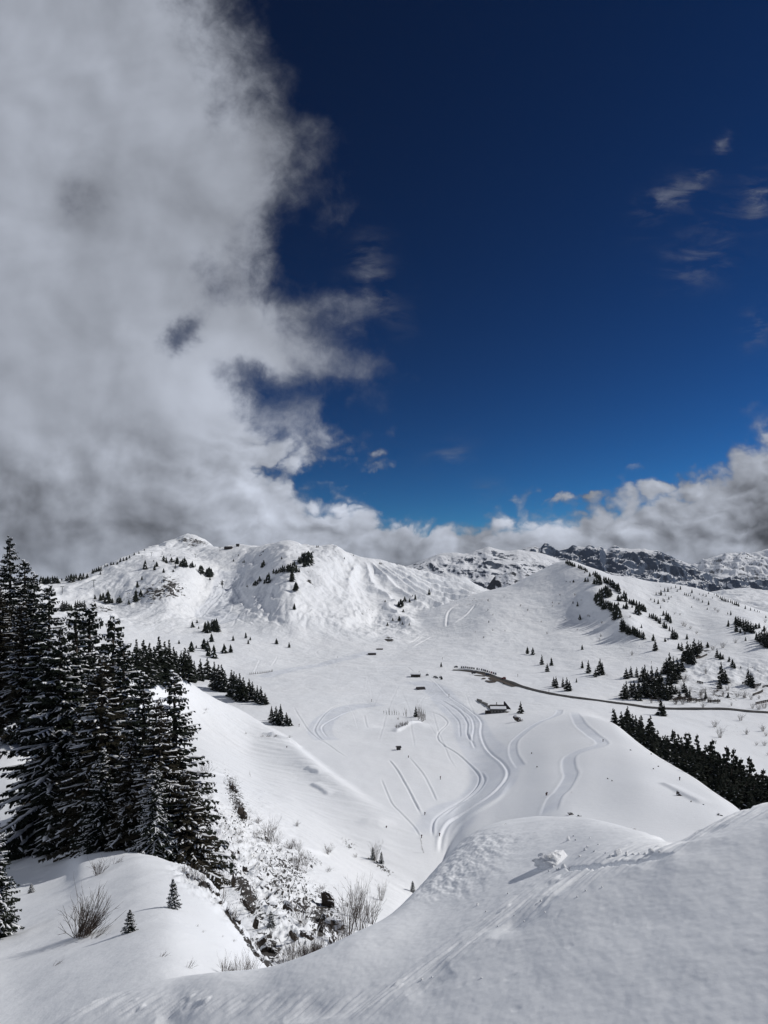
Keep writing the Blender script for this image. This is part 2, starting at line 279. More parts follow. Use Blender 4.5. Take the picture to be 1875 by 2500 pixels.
def rows_():
    r = []
    for a, b, n in [(1.1, 2.6, 150), (2.6, 9.5, 640), (9.5, 60, 330), (60, 200, 360), (200, 720, 520), (720, 1900, 430), (1900, 2390, 14)]:
        r.append(np.exp(np.linspace(math.log(a), math.log(b), n, endpoint=False)))
    return np.concatenate(r)
rows = rows_()
LR = np.log(rows); nR, nC = len(rows), len(cols)
Yg = np.repeat(rows[:, None], nC, 1); PXg = np.repeat(cols[None, :], nR, 0); Xg = (PXg - W_/2) / F_ * Yg
def loft(curves):
    ly = np.stack([pchip([p[0] for p in c], [math.log(p[2]) for p in c], cols) for c in curves])
    py = np.stack([pchip([p[0] for p in c], [p[1] for p in c], cols) for c in curves])
    e = (HOR - py) / F_
    Z = np.empty((nR, nC))
    for j in range(nC):
        ej = pchip(ly[:, j], e[:, j], LR)
        z = ej * rows
        lo = LR < ly[0, j]
        z[lo] = e[0, j] * math.exp(ly[0, j]) if ly[0, j] > 1 else z[lo]
        Z[:, j] = z
    return Z
Zl = {k: loft(v) for k, v in LAYERS.items()}
for k in ('knoll', 'slope', 'land', 'shoulder', 'pyramid'):          # nothing of a far layer pokes up under the viewer's feet
    first = min(p[2] for p in LAYERS[k][0]); Zl[k][rows < first, :] = -400
# smooth a little across columns so that profiles do not read as strips
def blur1(a, n, ax=1):
    for _ in range(n):
        p = np.pad(a, [(1, 1) if i == ax else (0, 0) for i in range(2)], mode='edge')
        a = (p[:, :-2] + 2*a + p[:, 2:]) / 4 if ax == 1 else (p[:-2] + 2*a + p[2:]) / 4
    return a
for k in Zl: Zl[k] = blur1(Zl[k], {'fore': 120, 'land': 40, 'slope': 60, 'knoll': 60}.get(k, 25))

# relief per layer -------------------------------------------------------------
def relief(z, k):
    x, y = Xg, Yg
    py = HOR - z * F_ / y
    if k == 'land':
        m = sstep(1590 - py, 0, 90) * sstep(y, 700, 900)
        w = fbm(x / 210, y / 210, 3, 11) * 40
        rid = fbm((x + w) / 95, (y + w) / 150, 5, 21, .5, True)
        z = z + m * ((rid - .2) * 7 + fbm(x / 45, y / 45, 4, 31, .5) * 1.8 - np.maximum(fbm((x + w) / 55, y / 150, 4, 33, .5, True) - .38, 0) * 6)
        # ribs and gullies radiating down the round central dome
        cx, cy = (870 - W_/2) / F_ * 1350, 1390.
        ang = np.arctan2(x - cx, -(y - cy)) * 14 + fbm(x / 90, y / 90, 3, 41) * 1.3
        rm = m * sstep(PXg, 800, 880) * (1 - sstep(PXg, 1120, 1190)) * sstep(py, 1368, 1400) * (1 - sstep(py, 1500, 1560))
        z = z + rm * (1 - 2*np.abs(np.sin(ang))) * 5.0
        # broken ground where the gullies meet
        hm = np.exp(-((PXg - 930) / 130)**2 - ((py - 1530) / 38)**2) + .6*np.exp(-((PXg - 1100) / 90)**2 - ((py - 1490) / 40)**2)
        z = z + hm * fbm(x / 34, y / 50, 5, 51, .55, True) * 4.5
        v = sstep(py, 1560, 1620)
        z = z + v * (fbm(x / 130, y / 130, 3, 61) * 2.2 + fbm(x / 38, y / 60, 4, 62) * 1.0)
        # rocky bluff and small crag under the summit
        bl = np.exp(-((PXg - 400) / 62)**2 - ((py - 1442) / 34)**2) + .6*np.exp(-((PXg - 250) / 40)**2 - ((py - 1488) / 10)**2)
        st = z / 9 + fbm(x / 30, y / 30, 3, 71) * .8
        z = z + bl * (np.abs(st % 1 - .5) * 5.0 + fbm(x / 12, y / 12, 4, 72) * 3.2)
        pk = np.exp(-((PXg - 470) / 45)**2 - ((py - 1318) / 10)**2)
        z = z + pk * (fbm(x / 20, y / 20, 4, 73, .6, True)) * 4
    if k == 'pyramid':
        z = z + fbm(x / 160, y / 160, 3, 81) * 3.0 * sstep(py, 1400, 1470) + fbm(x / 40, y / 40, 4, 82) * .8 + (fbm(x / 30, y / 90, 4, 83, .5, True)) * .7
        rg = sstep(PXg, 1600, 1700) * sstep(py, 1585, 1640) * (1 - sstep(py, 1730, 1760))
        z = z + rg * (fbm(x / 16, y / 22, 4, 84, .55, True)) * 2.6
    if k == 'slope':
        z = z + fbm(x / 40, y / 40, 4, 91) * 1.0 * sstep(y, 50, 120)
        a = R(28); q = (x * math.cos(a) - y * math.sin(a)); p = (x * math.sin(a) + y * math.cos(a))
        z = z + fbm(q / 22, p / 5.5, 4, 92, .55, True) * .42 * sstep(y, 90, 130)
        # rough rocky band that falls to the lower right
        band = np.exp(-((PXg - (520 + (py - 1950) * .62)) / 110)**2) * sstep(py, 1880, 2060)
        rr = fbm(x / 7, y / 9, 5, 93, .55, True)
        q2 = x * .85 - y * .52; p2 = x * .52 + y * .85
        z = z + band * (rr * 1.6 + fbm(q2 / 1.6, p2 / 5.5, 4, 94, .55, True) * .9)
    if k == 'knoll':
        z = z + fbm(x / 12, y / 12, 4, 101) * .45 * sstep(y, 9, 22) + fbm(x / 2.2, y / 2.2, 3, 102) * .05
    if k == 'shoulder':
        z = z + fbm(x / 70, y / 90, 3, 111) * 1.2 + fbm(x / 18, y / 25, 3, 112) * .10
    if k == 'fore':
        z = z + fbm(x / 3.1, y / 3.1, 3, 127) * .028 * sstep(y, 2, 5)
    return z
for k in Zl: Zl[k] = relief(Zl[k], k)
def smax(a, b, kk):
    h = np.clip(.5 + .5 * (a - b) / kk, 0, 1); return b * (1 - h) + a * h + kk * h * (1 - h)
Z = Zl['fore']; kk = .01 * Yg
for k in ('knoll', 'slope', 'land', 'shoulder', 'pyramid'): Z = smax(Z, Zl[k], kk)
own = np.argmax(np.stack([Zl[k] for k in ('fore', 'knoll', 'slope', 'land', 'shoulder', 'pyramid')]), 0)

def col_of(px): return np.interp(px, cols, np.arange(nC))
def zat(px, Y):
    """height of the ground at photo column px and distance Y"""
    cj = col_of(px); j = int(min(max(cj, 0), nC - 2)); f = min(max(cj - j, 0), 1)
    ri = np.interp(math.log(Y), LR, np.arange(nR)); i = int(min(ri, nR - 2)); t = ri - i
    return float((Z[i, j]*(1-f) + Z[i, j+1]*f) * (1-t) + (Z[i+1, j]*(1-f) + Z[i+1, j+1]*f) * t)
def ground(px, py, ymin=1.2, ymax=2300):
    """the point of the visible ground that the photo shows at (px, py)"""
    cj = col_of(px); j = int(min(max(cj, 0), nC - 2)); f = min(max(cj - j, 0), 1)
    zz = Z[:, j]*(1-f) + Z[:, j+1]*f
    p = HOR - zz * F_ / rows
    ok = np.where((p <= py) & (rows >= ymin) & (rows <= ymax))[0]
    if len(ok) == 0:
        cand = np.where((rows >= ymin) & (rows <= ymax))[0]; i = cand[np.argmin(p[cand])]
        Y = rows[i]
    else:
        i = ok[0]
        if i > 0 and p[i-1] > py: t = (p[i-1] - py) / max(p[i-1] - p[i], 1e-9); Y = rows[i-1]*(1-t) + rows[i]*t
        else: Y = rows[i]
    return Vector(((px - W_/2) / F_ * Y, Y, zat(px, Y)))
def colrow(X, Y): return X / Y * F_ + W_/2
def zxy(X, Y): return zat(colrow(X, Y), Y)
# ------------------------------------------------------------------ pistes, tracks, banks and gullies pressed into the snow
def pl(pts, **kw): return [ground(a, b, kw.get('ymin', 1.2)) for a, b in pts]
def smooth_poly(P, n=6):
    P = [np.array((p[0], p[1])) for p in P]; out = []
    for i in range(len(P) - 1):
        p0 = P[max(i-1, 0)]; p1 = P[i]; p2 = P[i+1]; p3 = P[min(i+2, len(P)-1)]
        for s in range(n):
            t = s / n
            out.append(.5 * ((2*p1) + (-p0 + p2)*t + (2*p0 - 5*p1 + 4*p2 - p3)*t*t + (-p0 + 3*p1 - 3*p2 + p3)*t**3))
    out.append(P[-1]); return np.array(out)
def dist_field(P, rad):
    lo = P.min(0) - rad; hi = P.max(0) + rad
    r0, r1 = np.searchsorted(rows, [max(lo[1], 1.1), hi[1]])
    sl = slice(r0, r1)
    x = Xg[sl]; y = Yg[sl]
    msk = (x > lo[0]) & (x < hi[0])
    ii, jj = np.nonzero(msk)
    px = x[ii, jj]; py = y[ii, jj]
    best = np.full(len(px), 1e9); sg = np.ones(len(px)); tt = np.zeros(len(px))
    n = len(P) - 1
    for k in range(n):
        a = P[k]; b = P[k+1]; d = b - a; L2 = max(d @ d, 1e-9)
        t = np.clip(((px - a[0]) * d[0] + (py - a[1]) * d[1]) / L2, 0, 1)
        ex = px - a[0] - t*d[0]; ey = py - a[1] - t*d[1]
        q = ex*ex + ey*ey; m = q < best
        best[m] = q[m]; sg[m] = np.sign(d[0]*ey - d[1]*ex)[m]; tt[m] = ((k + t) / n)[m]
    return ii + r0, jj, np.sqrt(best), sg, tt
def ends(t, f=.12): return sstep(t, 0, f) * (1 - sstep(t, 1 - f, 1))
def groove(pts, w=1.0, A=.7, side=1, fade=.12):
    """a cut edge: low on one side, a thrown-up bank on the other"""
    P = smooth_poly(pl(pts)); i, j, d, s, t = dist_field(P, w * 5)
    sd_ = d * s * side
    w = w*.62; A = A*.62
    Z[i, j] += A * ends(t, fade) * (-.9*np.exp(-((sd_ + w*.5) / w)**2) + .6*np.exp(-((sd_ - w) / (w*1.1))**2))
def bank(pts, w=2.0, A=1.0, fade=.2, side=1):
    """a drift with one steep face"""
    P = smooth_poly(pl(pts)); i, j, d, s, t = dist_field(P, w * 6); q = d * s * side
    Z[i, j] += A * ends(t, fade) * np.where(q > 0, np.exp(-(q / (w*3))**2), np.exp(-(q / w)**2))
def path(pts, hw=3.0, A=.5, bw=.9, B=.5, fade=.06):
    A = A*.34; B = B*.22
    P = smooth_poly(pl(pts)); i, j, d, s, t = dist_field(P, hw * 3 + 3)
    Z[i, j] += ends(t, fade) * (-A * (1 - sstep(d, hw*.8, hw*1.15)) + B*np.exp(-((d - hw*1.25) / bw)**2))
PISTE = np.zeros_like(Z)
def groomed(pts, hw, v=1.0):
    P = smooth_poly(pl(pts)); i, j, d, s, t = dist_field(P, hw * 1.3)
    PISTE[i, j] = np.maximum(PISTE[i, j], v * ends(t, .05) * (1 - sstep(d, hw*.85, hw*1.1)))
groomed([(1000, 1662), (1062, 1680), (1100, 1722), (1140, 1758), (1158, 1800), (1192, 1850), (1208, 1895), (1175, 1945), (1110, 1990), (1072, 2050)], 10)
groomed([(913, 1591), (841, 1608), (724, 1632), (640, 1655)], 9)
groomed([(935, 1718), (860, 1726), (803, 1750), (780, 1785), (800, 1808)], 7)
groomed([(1401, 1736), (1412, 1761), (1438, 1787), (1468, 1810), (1461, 1821), (1412, 1836), (1389, 1851), (1389, 1878), (1393, 1893), (1374, 1927), (1352, 1949), (1337, 1991)], 2.6)
groomed([(1367, 1731), (1359, 1746), (1314, 1765), (1276, 1791), (1254, 1814), (1254, 1844), (1273, 1874)], 2.0)
groomed([(575, 1390), (560, 1425), (545, 1470), (520, 1500), (560, 1520)], 26)
groove([(1052, 1655), (1075, 1678), (1097, 1701), (1146, 1735), (1173, 1761), (1173, 1791), (1188, 1829), (1225, 1863), (1238, 1890), (1218, 1924), (1184, 1952), (1108, 2000), (1078, 2040), (1072, 2085)], 1.0, .75, side=-1, fade=.05)
groove([(1041, 1736), (1075, 1746), (1093, 1765), (1069, 1795), (1086, 1821), (1127, 1848), (1165, 1885), (1171, 1908), (1150, 1938), (1090, 1979), (1060, 2006), (1058, 2045)], .7, .6, side=1, fade=.05)
groove([(1077, 1708), (1104, 1724), (1127, 1742), (1142, 1765), (1142, 1791), (1157, 1817)], .9, .8, side=1)
groove([(1101, 1715), (1130, 1736), (1150, 1753), (1156, 1776), (1152, 1806), (1160, 1830)], .9, .7, side=-1)
groove([(1070, 1714), (1100, 1738), (1120, 1760), (1124, 1785), (1125, 1800)], .7, .5, side=1)
groove([(1175, 1885), (1185, 1905), (1165, 1935), (1120, 1965), (1085, 1992)], .8, .4)
bank([(1245, 1900), (1215, 1950), (1160, 1985), (1115, 2020), (1090, 2060)], 1.4, .6, side=-1)
groove([(950, 1855), (969, 1878), (999, 1930), (1029, 1991)], .6, .6)
groove([(931, 1900), (945, 1935), (962, 1968), (1010, 2017), (1026, 2043)], .5, .4)
groove([(999, 1848), (1033, 1889), (1050, 1920), (1067, 1957)], .6, .4)
groove([(935, 1712), (890, 1712), (845, 1716), (803, 1735), (773, 1772), (773, 1791), (796, 1812)], .8, .6)
groove([(935, 1725), (864, 1735), (811, 1757), (785, 1776), (800, 1802)], .8, .6, side=-1)
groove([(717, 1723), (739, 1761), (766, 1795), (796, 1814), (850, 1850)], .7, .4)
groove([(970, 1720), (1000, 1712), (1040, 1705), (1070, 1690)], .7, .4)
groove([(890, 1745), (894, 1765), (898, 1776)], .7, .4)
path([(1401, 1736), (1412, 1761), (1438, 1787), (1468, 1810), (1461, 1821), (1412, 1836), (1389, 1851), (1389, 1878), (1393, 1893), (1374, 1927), (1352, 1949), (1337, 1991)], 2.4, .55, .7, .35)
path([(1367, 1731), (1359, 1746), (1314, 1765), (1276, 1791), (1254, 1814), (1254, 1844), (1273, 1874)], 1.8, .5, .7, .4)
path([(576, 1435), (582, 1445), (588, 1456), (601, 1476), (620, 1491), (656, 1512), (700, 1527)], 4.2, 2.4, 2.4, 1.4)
groove([(548, 1436), (529, 1466), (496, 1502), (460, 1522)], 2.4, 1.6)
groove([(531, 1504), (561, 1514), (595, 1518), (622, 1527)], 2.4, 1.5, side=-1)
groove([(575, 1436), (585, 1415), (600, 1395), (640, 1370)], 2.6, 1.4, side=-1)
groove([(913, 1593), (841, 1610), (796, 1614), (724, 1632), (702, 1640), (623, 1659)], 1.4, .9)
groove([(905, 1588), (841, 1603), (790, 1606), (720, 1624)], 1.2, .6, side=-1)
groove([(690, 1593), (758, 1606), (826, 1610)], 1.4, .7)
groove([(810, 1573), (775, 1590), (790, 1600), (850, 1598)], 1.4, .6)
groove([(999, 1574), (1033, 1551), (1082, 1536), (1146, 1521), (1188, 1499), (1225, 1483)], 2.8, 2.6, side=-1)
groove([(1005, 1580), (1060, 1552), (1120, 1537), (1200, 1515)], 2.0, 1.2)
groove([(1090, 1530), (1090, 1514), (1097, 1491), (1127, 1472)], 2.4, 2.4)
groove([(1110, 1520), (1140, 1500), (1160, 1475)], 2.2, 1.8)
groove([(1427, 1581), (1506, 1583), (1589, 1577)], 1.2, 1.0)
groove([(1240, 1592), (1310, 1592), (1362, 1586)], 1.2, .6)
groove([(1120, 1604), (1200, 1606), (1300, 1612), (1345, 1613)], 1.0, .5)
groove([(1000, 1700), (920, 1696), (840, 1700), (740, 1718)], 1.0, .35)
groove([(620, 1640), (633, 1612)], .9, .7, fade=.05); groove([(663, 1625), (676, 1604)], .9, .7, fade=.05)
groove([(990, 1625), (1010, 1640)], .9, .6)
for p, w, A in [([(655, 1792), (690, 1803), (738, 1826)], 1.3, 1.2), ([(745, 1873), (782, 1889)], .8, .8), ([(758, 1913), (780, 1925), (805, 1942)], .9, .9),
                ([(640, 1790), (668, 1797)], 1.2, .8), ([(470, 1882), (520, 1887), (575, 1900)], .9, .6), ([(715, 2060), (745, 2075), (805, 2085)], .9, .7),
                ([(1610, 1910), (1660, 1935), (1720, 1965)], 1.0, .7), ([(963, 1788), (990, 1778), (1035, 1765)], 1.0, 1.4)]:
    bank(p, w, A)
def dimple(px, py, rx, A):
    c = ground(px, py); i, j, d, s, t = dist_field(np.array([[c.x - rx*.3, c.y], [c.x + rx*.3, c.y]]), rx * 2.5)
    Z[i, j] += A * np.exp(-(d / rx)**2)
dimple(1470, 1700, 9, -1.2); dimple(950, 1770, 7, -1.5); dimple(1010, 1772, 7, 2.0); dimple(1027, 1690, 10, -1.2); dimple(1200, 1660, 14, 1.5)
dimple(1230, 1670, 12, 1.2); dimple(955, 1565, 12, 2.4); dimple(912, 2008, 3.5, .9)
# many faint ski tracks and grooming lines over the valley and slopes
tr_rn = random.Random(41)
for k in range(16):
    x0 = tr_rn.uniform(760, 1360); y0 = tr_rn.uniform(1620, 1760); pts = []
    dx_ = tr_rn.uniform(-.5, .5); L_ = tr_rn.uniform(60, 230); ph = tr_rn.uniform(0, 6)
    for i in range(6):
        t_ = i/5; pts.append((x0 + dx_*L_*t_ + math.sin(ph + t_*4)*tr_rn.uniform(3, 9), y0 + L_*t_*.75))
    if pts[-1][1] < 1980 and max(p[0] for p in pts) < 1170: groove(pts, tr_rn.uniform(.4, .7), tr_rn.uniform(.12, .3), tr_rn.choice((-1, 1)), .2)
for k in range(26):
    x0 = tr_rn.uniform(560, 1300); y0 = tr_rn.uniform(1590, 1720); L_ = tr_rn.uniform(50, 240); s_ = tr_rn.uniform(-.16, .08)
    groove([(x0 + L_*i/4, y0 + L_*s_*i/4 + math.sin(i*1.3 + k)*2.5) for i in range(5)], tr_rn.uniform(.9, 1.4), tr_rn.uniform(.2, .6), tr_rn.choice((-1, 1)), .25)
for k in range(16):
    x0 = tr_rn.uniform(530, 700); y0 = tr_rn.uniform(1375, 1450); pts = []
    ph = tr_rn.uniform(0, 6)
    for i in range(6): pts.append((x0 - 14*i + math.sin(ph + i*1.7)*5, y0 + 17*i))
    groove(pts, 2.0, tr_rn.uniform(.5, 1.1), tr_rn.choice((-1, 1)), .2)
# the rim of the near knoll breaks off in uneven bites
km = (PXg > 380) & (PXg < 720) & (own == 1) & (Yg > 14) & (Yg < 40)
rimf = np.exp(-(((HOR - Z * F_ / Yg) - np.interp(PXg, [360, 430, 500, 550, 600, 650], [2095, 2125, 2163, 2222, 2295, 2352])) / 26)**2) * sstep(PXg, 400, 470) * (1 - sstep(PXg, 680, 715))
Z += km * rimf * (fbm(Xg / 1.1, Yg / 1.6, 4, 161, .6, True) - .3) * .55
# foreground: sled-like drag marks along the crest, wind ripples, crumbs
rm = (rows > 2.7) & (rows < 9.4); ri = np.where(rm)[0]; sl = slice(ri[0], ri[-1])
x = Xg[sl]; y = Yg[sl]; pyg = HOR - Z[sl] * F_ / y; pxg = PXg[sl]
rip = np.exp(-((pxg - (1180 - (pyg - 2060) * .9)) / 85)**2) * sstep(pyg, 2015, 2050) * (1 - sstep(pyg, 2170, 2220))
Z[sl] += rip * fbm(x / .085, y / .20, 3, 131) * .020
crest = np.interp(pxg, [900, 1000, 1250, 1500, 1645, 1760, 1875], [2475, 2420, 2238, 2122, 2068, 2012, 1975])
dd = pyg - crest
strip = np.exp(-((dd + 22) / 30)**2)
tng = x * .80 + y * .60; nrm = -x * .60 + y * .80
Z[sl] += strip * (fbm(tng / 1.1, nrm / .07, 4, 141, .6) * .030 + np.maximum(fbm(tng / .2, nrm / .1, 3, 142) - .35, 0) * .05)
Z[sl] += np.exp(-((dd - 12) / 34)**2) * np.minimum(fbm(x / .45, y / .6, 3, 143), 0) * .06
cut = np.exp(-((pyg - np.interp(pxg, [1330, 1380, 1450, 1520, 1600, 1640], [2116, 2122, 2118, 2106, 2088, 2076])) / 3.0)**2) * sstep(pxg, 1380, 1400) * (1 - sstep(pxg, 1610, 1650))
Z[sl] -= cut * .05
sl2 = slice(0, np.searchsorted(rows, 9.)); x = Xg[sl2]; y = Yg[sl2]; pyg2 = HOR - Z[sl2] * F_ / y
Z[sl2] += fbm(x / .8, y / 1.0, 3, 151) * .012 * sstep(rows[sl2], 1.5, 3)[:, None]
pits = np.maximum(fbm(x / .10, y / .10, 2, 152) - .40, 0) * sstep(PXg[sl2], 900, 1000) * sstep(fbm(x / 1.3, y / 1.3, 2, 153), -.1, .3)
Z[sl2] -= pits * .012

# ------------------------------------------------------------------ rock mask, road mask
PYg = HOR - Z * F_ / Yg
rock = np.zeros_like(Z)
def rblob(px, py, rx, ry, v, ang=0.):
    global rock
    a, b = math.cos(R(ang)), math.sin(R(ang)); X = PXg - px; Y = PYg - py
    rock = np.maximum(rock, v * np.exp(-((a*X + b*Y) / rx)**2 - ((a*Y - b*X) / ry)**2))
vis = Yg > 800
rblob(418, 1432, 38, 26, .85, 40); rblob(378, 1448, 45, 24, .75); rblob(250, 1486, 34, 8, .8, 8); rblob(455, 1318, 22, 6, .9); rblob(482, 1322, 30, 7, .9, 15)
rblob(470, 1330, 15, 6, .75); rblob(330, 1460, 50, 25, .45); rblob(952, 1562, 16, 8, .85); rblob(757, 1420, 16, 5, .8, 45); rblob(905, 1500, 60, 26, .28); rblob(640, 1350, 20, 3, .6, -55)
rblob(760, 1400, 30, 20, .3); rblob(1150, 1470, 45, 20, .33); rock[~vis] = 0
r2 = rock.copy(); rock[:] = 0
rblob(1760, 1690, 120, 25, .55, 8); rblob(1630, 1705, 90, 7, .7); rblob(1720, 1585, 28, 14, .7); rblob(1840, 1640, 40, 30, .45); rblob(1700, 1545, 60, 30, .22)
rblob(1800, 1780, 60, 40, .35); rock[(Yg < 380)] = 0
r3 = rock.copy(); rock[:] = 0
rblob(580, 1960, 22, 90, .8, -22); rblob(600, 2180, 26, 90, .95, -28); rblob(700, 2120, 45, 85, .65, -40); rblob(790, 2240, 50, 70, .9, -20); rblob(650, 2320, 40, 50, 1.0, -30)
rblob(480, 1930, 26, 30, .6, -30); rblob(640, 2040, 40, 20, .6, 30); rblob(760, 2100, 40, 14, .6, 20); rblob(930, 2115, 45, 9, .8, 38); rblob(730, 2210, 50, 35, .8, 0); rblob(560, 2090, 30, 60, .6, -30); rblob(850, 2060, 30, 20, .5, 30)
rblob(520, 2130, 18, 50, .8, -45); rblob(620, 1790, 40, 10, .5, 20)
rblob(690, 2160, 150, 62, .62, 48); rblob(560, 2020, 60, 60, .5, 0)
rock[(Yg > 300) | (own != 2)] *= .0
rock = np.maximum(rock, np.maximum(r2, r3))
# bare crest of the near knoll
rb = np.exp(-((PYg - np.interp(PXg, [360, 430, 500, 550, 600, 650], [2095, 2127, 2165, 2225, 2295, 2352])) / 11)**2) * sstep(PXg, 430, 500) * (1 - sstep(PXg, 690, 720)) * (own == 1)
rock = np.maximum(rock, rb * .72)

def build_grid(name, X, Y, Zz, attrs, mat):
    nr, nc = X.shape
    me = bpy.data.meshes.new(name)
    co = np.empty((nr*nc, 3), np.float32); co[:, 0] = X.ravel(); co[:, 1] = Y.ravel(); co[:, 2] = Zz.ravel()
    idx = np.arange(nr*nc, dtype=np.int32).reshape(nr, nc)
    q = np.stack([idx[:-1, :-1], idx[:-1, 1:], idx[1:, 1:], idx[1:, :-1]], -1).reshape(-1, 4)
    nf = len(q)
    me.vertices.add(nr*nc); me.vertices.foreach_set('co', co.ravel())
    me.loops.add(nf*4); me.loops.foreach_set('vertex_index', q.ravel())
    me.polygons.add(nf); me.polygons.foreach_set('loop_start', np.arange(nf, dtype=np.int32)*4)
    me.polygons.foreach_set('use_smooth', np.ones(nf, bool))
    me.update(calc_edges=True)
    for k, v in attrs.items():
        a = me.attributes.new(k, 'FLOAT', 'POINT'); a.data.foreach_set('value', v.ravel().astype(np.float32))
    me.materials.append(mat)
    o = bpy.data.objects.new(name, me); C.objects.link(o); return o

# ------------------------------------------------------------------ materials
def new_mat(name):
    m = bpy.data.materials.new(name); m.use_nodes = True
    nt = m.node_tree; b = nt.nodes['Principled BSDF']; return m, nt, b, G(nt)
def attr(nt, name):
    n = nt.nodes.new('ShaderNodeAttribute'); n.attribute_name = name; return n.outputs['Fac']
def bump(nt, h, strength=1.0, dist=1.0, normal=None):
    n = nt.nodes.new('ShaderNodeBump'); n.inputs['Strength'].default_value = strength; n.inputs['Distance'].default_value = dist
    nt.links.new(h, n.inputs['Height'])
    if normal is not None: nt.links.new(normal, n.inputs['Normal'])
    return n.outputs[0]
def snow_ground_mat():
    m, nt, b, g = new_mat('snow_ground')
    pos = nt.nodes.new('ShaderNodeNewGeometry').outputs['Position']
    rk = attr(nt, 'rock'); ps = attr(nt, 'piste'); dst = attr(nt, 'dist')
    sc = nt.nodes.new('ShaderNodeVectorMath'); sc.operation = 'MULTIPLY'; nt.links.new(pos, sc.inputs[0]); sc.inputs[1].default_value = (1, .8, 2.2)
    rt = nt.nodes.new('ShaderNodeMapping'); rt.inputs['Rotation'].default_value = (0, R(38), R(-32)); rt.inputs['Scale'].default_value = (1.5, .55, .9); nt.links.new(pos, rt.inputs['Vector'])
    # the patch size of bare ground grows with distance class so that it reads as rock steps, not as grain
    n1 = g.noise(rt.outputs[0], .95, 5, .6, 1.2); n2 = g.noise(sc.outputs[0], .14, 4, .58, .8)
    n = g.mixc(dst, n1, n2); n = g.sep(n)[0]
    mask = g.sm(g.add(g.mul(rk, .36), g.sub(n, .5)), .225, .25)
    rc = g.mixc(g.noise(pos, 1.3, 5, .6), (.014, .013, .013, 1), (.085, .078, .072, 1))
    tone = g.noise(pos, .02, 4, .5)
    sn = g.mixc(tone, (.80, .83, .875, 1), (.87, .885, .91, 1))
    sn = g.mixc(g.mul(ps, g.sm(g.noise(pos, .12, 5, .6), .25, .7, .45, 1.0)), sn, (.70, .735, .80, 1))
    nt.links.new(g.mixc(mask, sn, rc), b.inputs['Base Color'])
    b.inputs['Roughness'].default_value = .62; b.inputs['Specular IOR Level'].default_value = .22
    near = g.sub(1.0, dst)
    b1 = bump(nt, g.noise(pos, 45, 3, .6), .12, .005)
    b2 = bump(nt, g.noise(pos, 7, 4, .55), .13, .03, b1)
    b3 = bump(nt, g.noise(pos, .5, 6, .6), .22, .5, b2)
    b4 = bump(nt, g.mul(g.noise(pos, .05, 8, .58), dst), .5, 7.0, b3)
    b5 = bump(nt, g.mul(mask, -1.0), .6, .8, b4)
    nt.links.new(b5, b.inputs['Normal'])
    return m
M_SNOWG = snow_ground_mat()
distf = sstep(np.log(Yg), math.log(250), math.log(900))
ZCLIP = Z.copy()
ground_o = build_grid('ground', Xg, Yg, Z, {'rock': rock, 'piste': PISTE, 'dist': distf}, M_SNOWG)
ground_o['kind'] = 'structure'

# ------------------------------------------------------------------ far ranges
def range_mesh(name, sil, D, depth, basez, mat, amp, seed, strata=0.0, x0=None, x1=None, wl=1.0):
    xs = np.arange(x0, x1, 1.6); nn = 260
    sy = pchip([p[0] for p in sil], [p[1] for p in sil], xs)
    zt = (HOR - sy) / F_ * D
    t = np.linspace(-1.0, .55, nn)                        # -1 foot in front, 0 crest
    T_ = np.repeat(t[:, None], len(xs), 1)
    Y = D + T_ * depth
    X = (xs[None, :] - W_/2) / F_ * Y * 1.0
    prof = np.where(T_ < 0, (1 + T_)**1.15, (1 - T_ / .55)**1.3)
    Zr = basez + (zt[None, :] - basez) * prof
    ed = np.clip(np.abs(T_) * 8, .2, 1)
    w = fbm(X / (700*wl), Y / (700*wl), 3, seed) * 180 * wl
    rid = fbm((X + w) / (420*wl), (Y + w*.5) / (620*wl), 7, seed + 5, .55, True)
    Zr = Zr + ed * amp * (rid - .15)
    if strata:
        q = (Zr + X * .16 + fbm(X / 400, Y / 400, 4, seed + 9) * 60) / 70.
        Zr = Zr + ed * strata * (np.abs((q % 1) - .5) * 2 - .5)
    o = build_grid(name, X, Y, Zr, {}, mat); o['kind'] = 'structure'; return o
def range_mat(name, rockc, thr, soft, snowc=(.80, .82, .86, 1), sc=.004, strat=.0):  # snow keeps one base colour on every face
    m, nt, b, g = new_mat(name)
    ge = nt.nodes.new('ShaderNodeNewGeometry'); pos = ge.outputs['Position']
    nz = g.sep(ge.outputs['Normal'])[2]
    n = g.noise(pos, sc, 9, .65, .4)
    mp = nt.nodes.new('ShaderNodeMapping'); mp.inputs['Rotation'].default_value = (0, R(-9), 0); mp.inputs['Scale'].default_value = (.12, .12, 1.0); nt.links.new(pos, mp.inputs['Vector'])
    st = g.noise(mp.outputs[0], sc * 5, 6, .6, .3)
    v = g.add(g.add(nz, g.mul(g.sub(n, .5), .55)), g.mul(g.sub(st, .5), strat))
    mask = g.sm(v, thr - soft, thr + soft)
    rc = g.mixc(g.noise(pos, sc * 6, 6, .6), rockc, tuple(c * 2.4 for c in rockc[:3]) + (1,))
    nt.links.new(g.mixc(mask, rc, snowc), b.inputs['Base Color'])
    b.inputs['Roughness'].default_value = .8; b.inputs['Specular IOR Level'].default_value = .1
    nt.links.new(bump(nt, n, .5, 40), b.inputs['Normal'])
    return m
M_R1 = range_mat('rocky_range', (.020, .034, .062, 1), .86, .07, sc=.007, strat=.7)  # grey rock with the blue of distant air mixed into its colour
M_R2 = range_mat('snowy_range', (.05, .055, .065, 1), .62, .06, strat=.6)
M_R3 = range_mat('snowfields', (.035, .045, .065, 1), .80, .04, sc=.008, strat=.8)
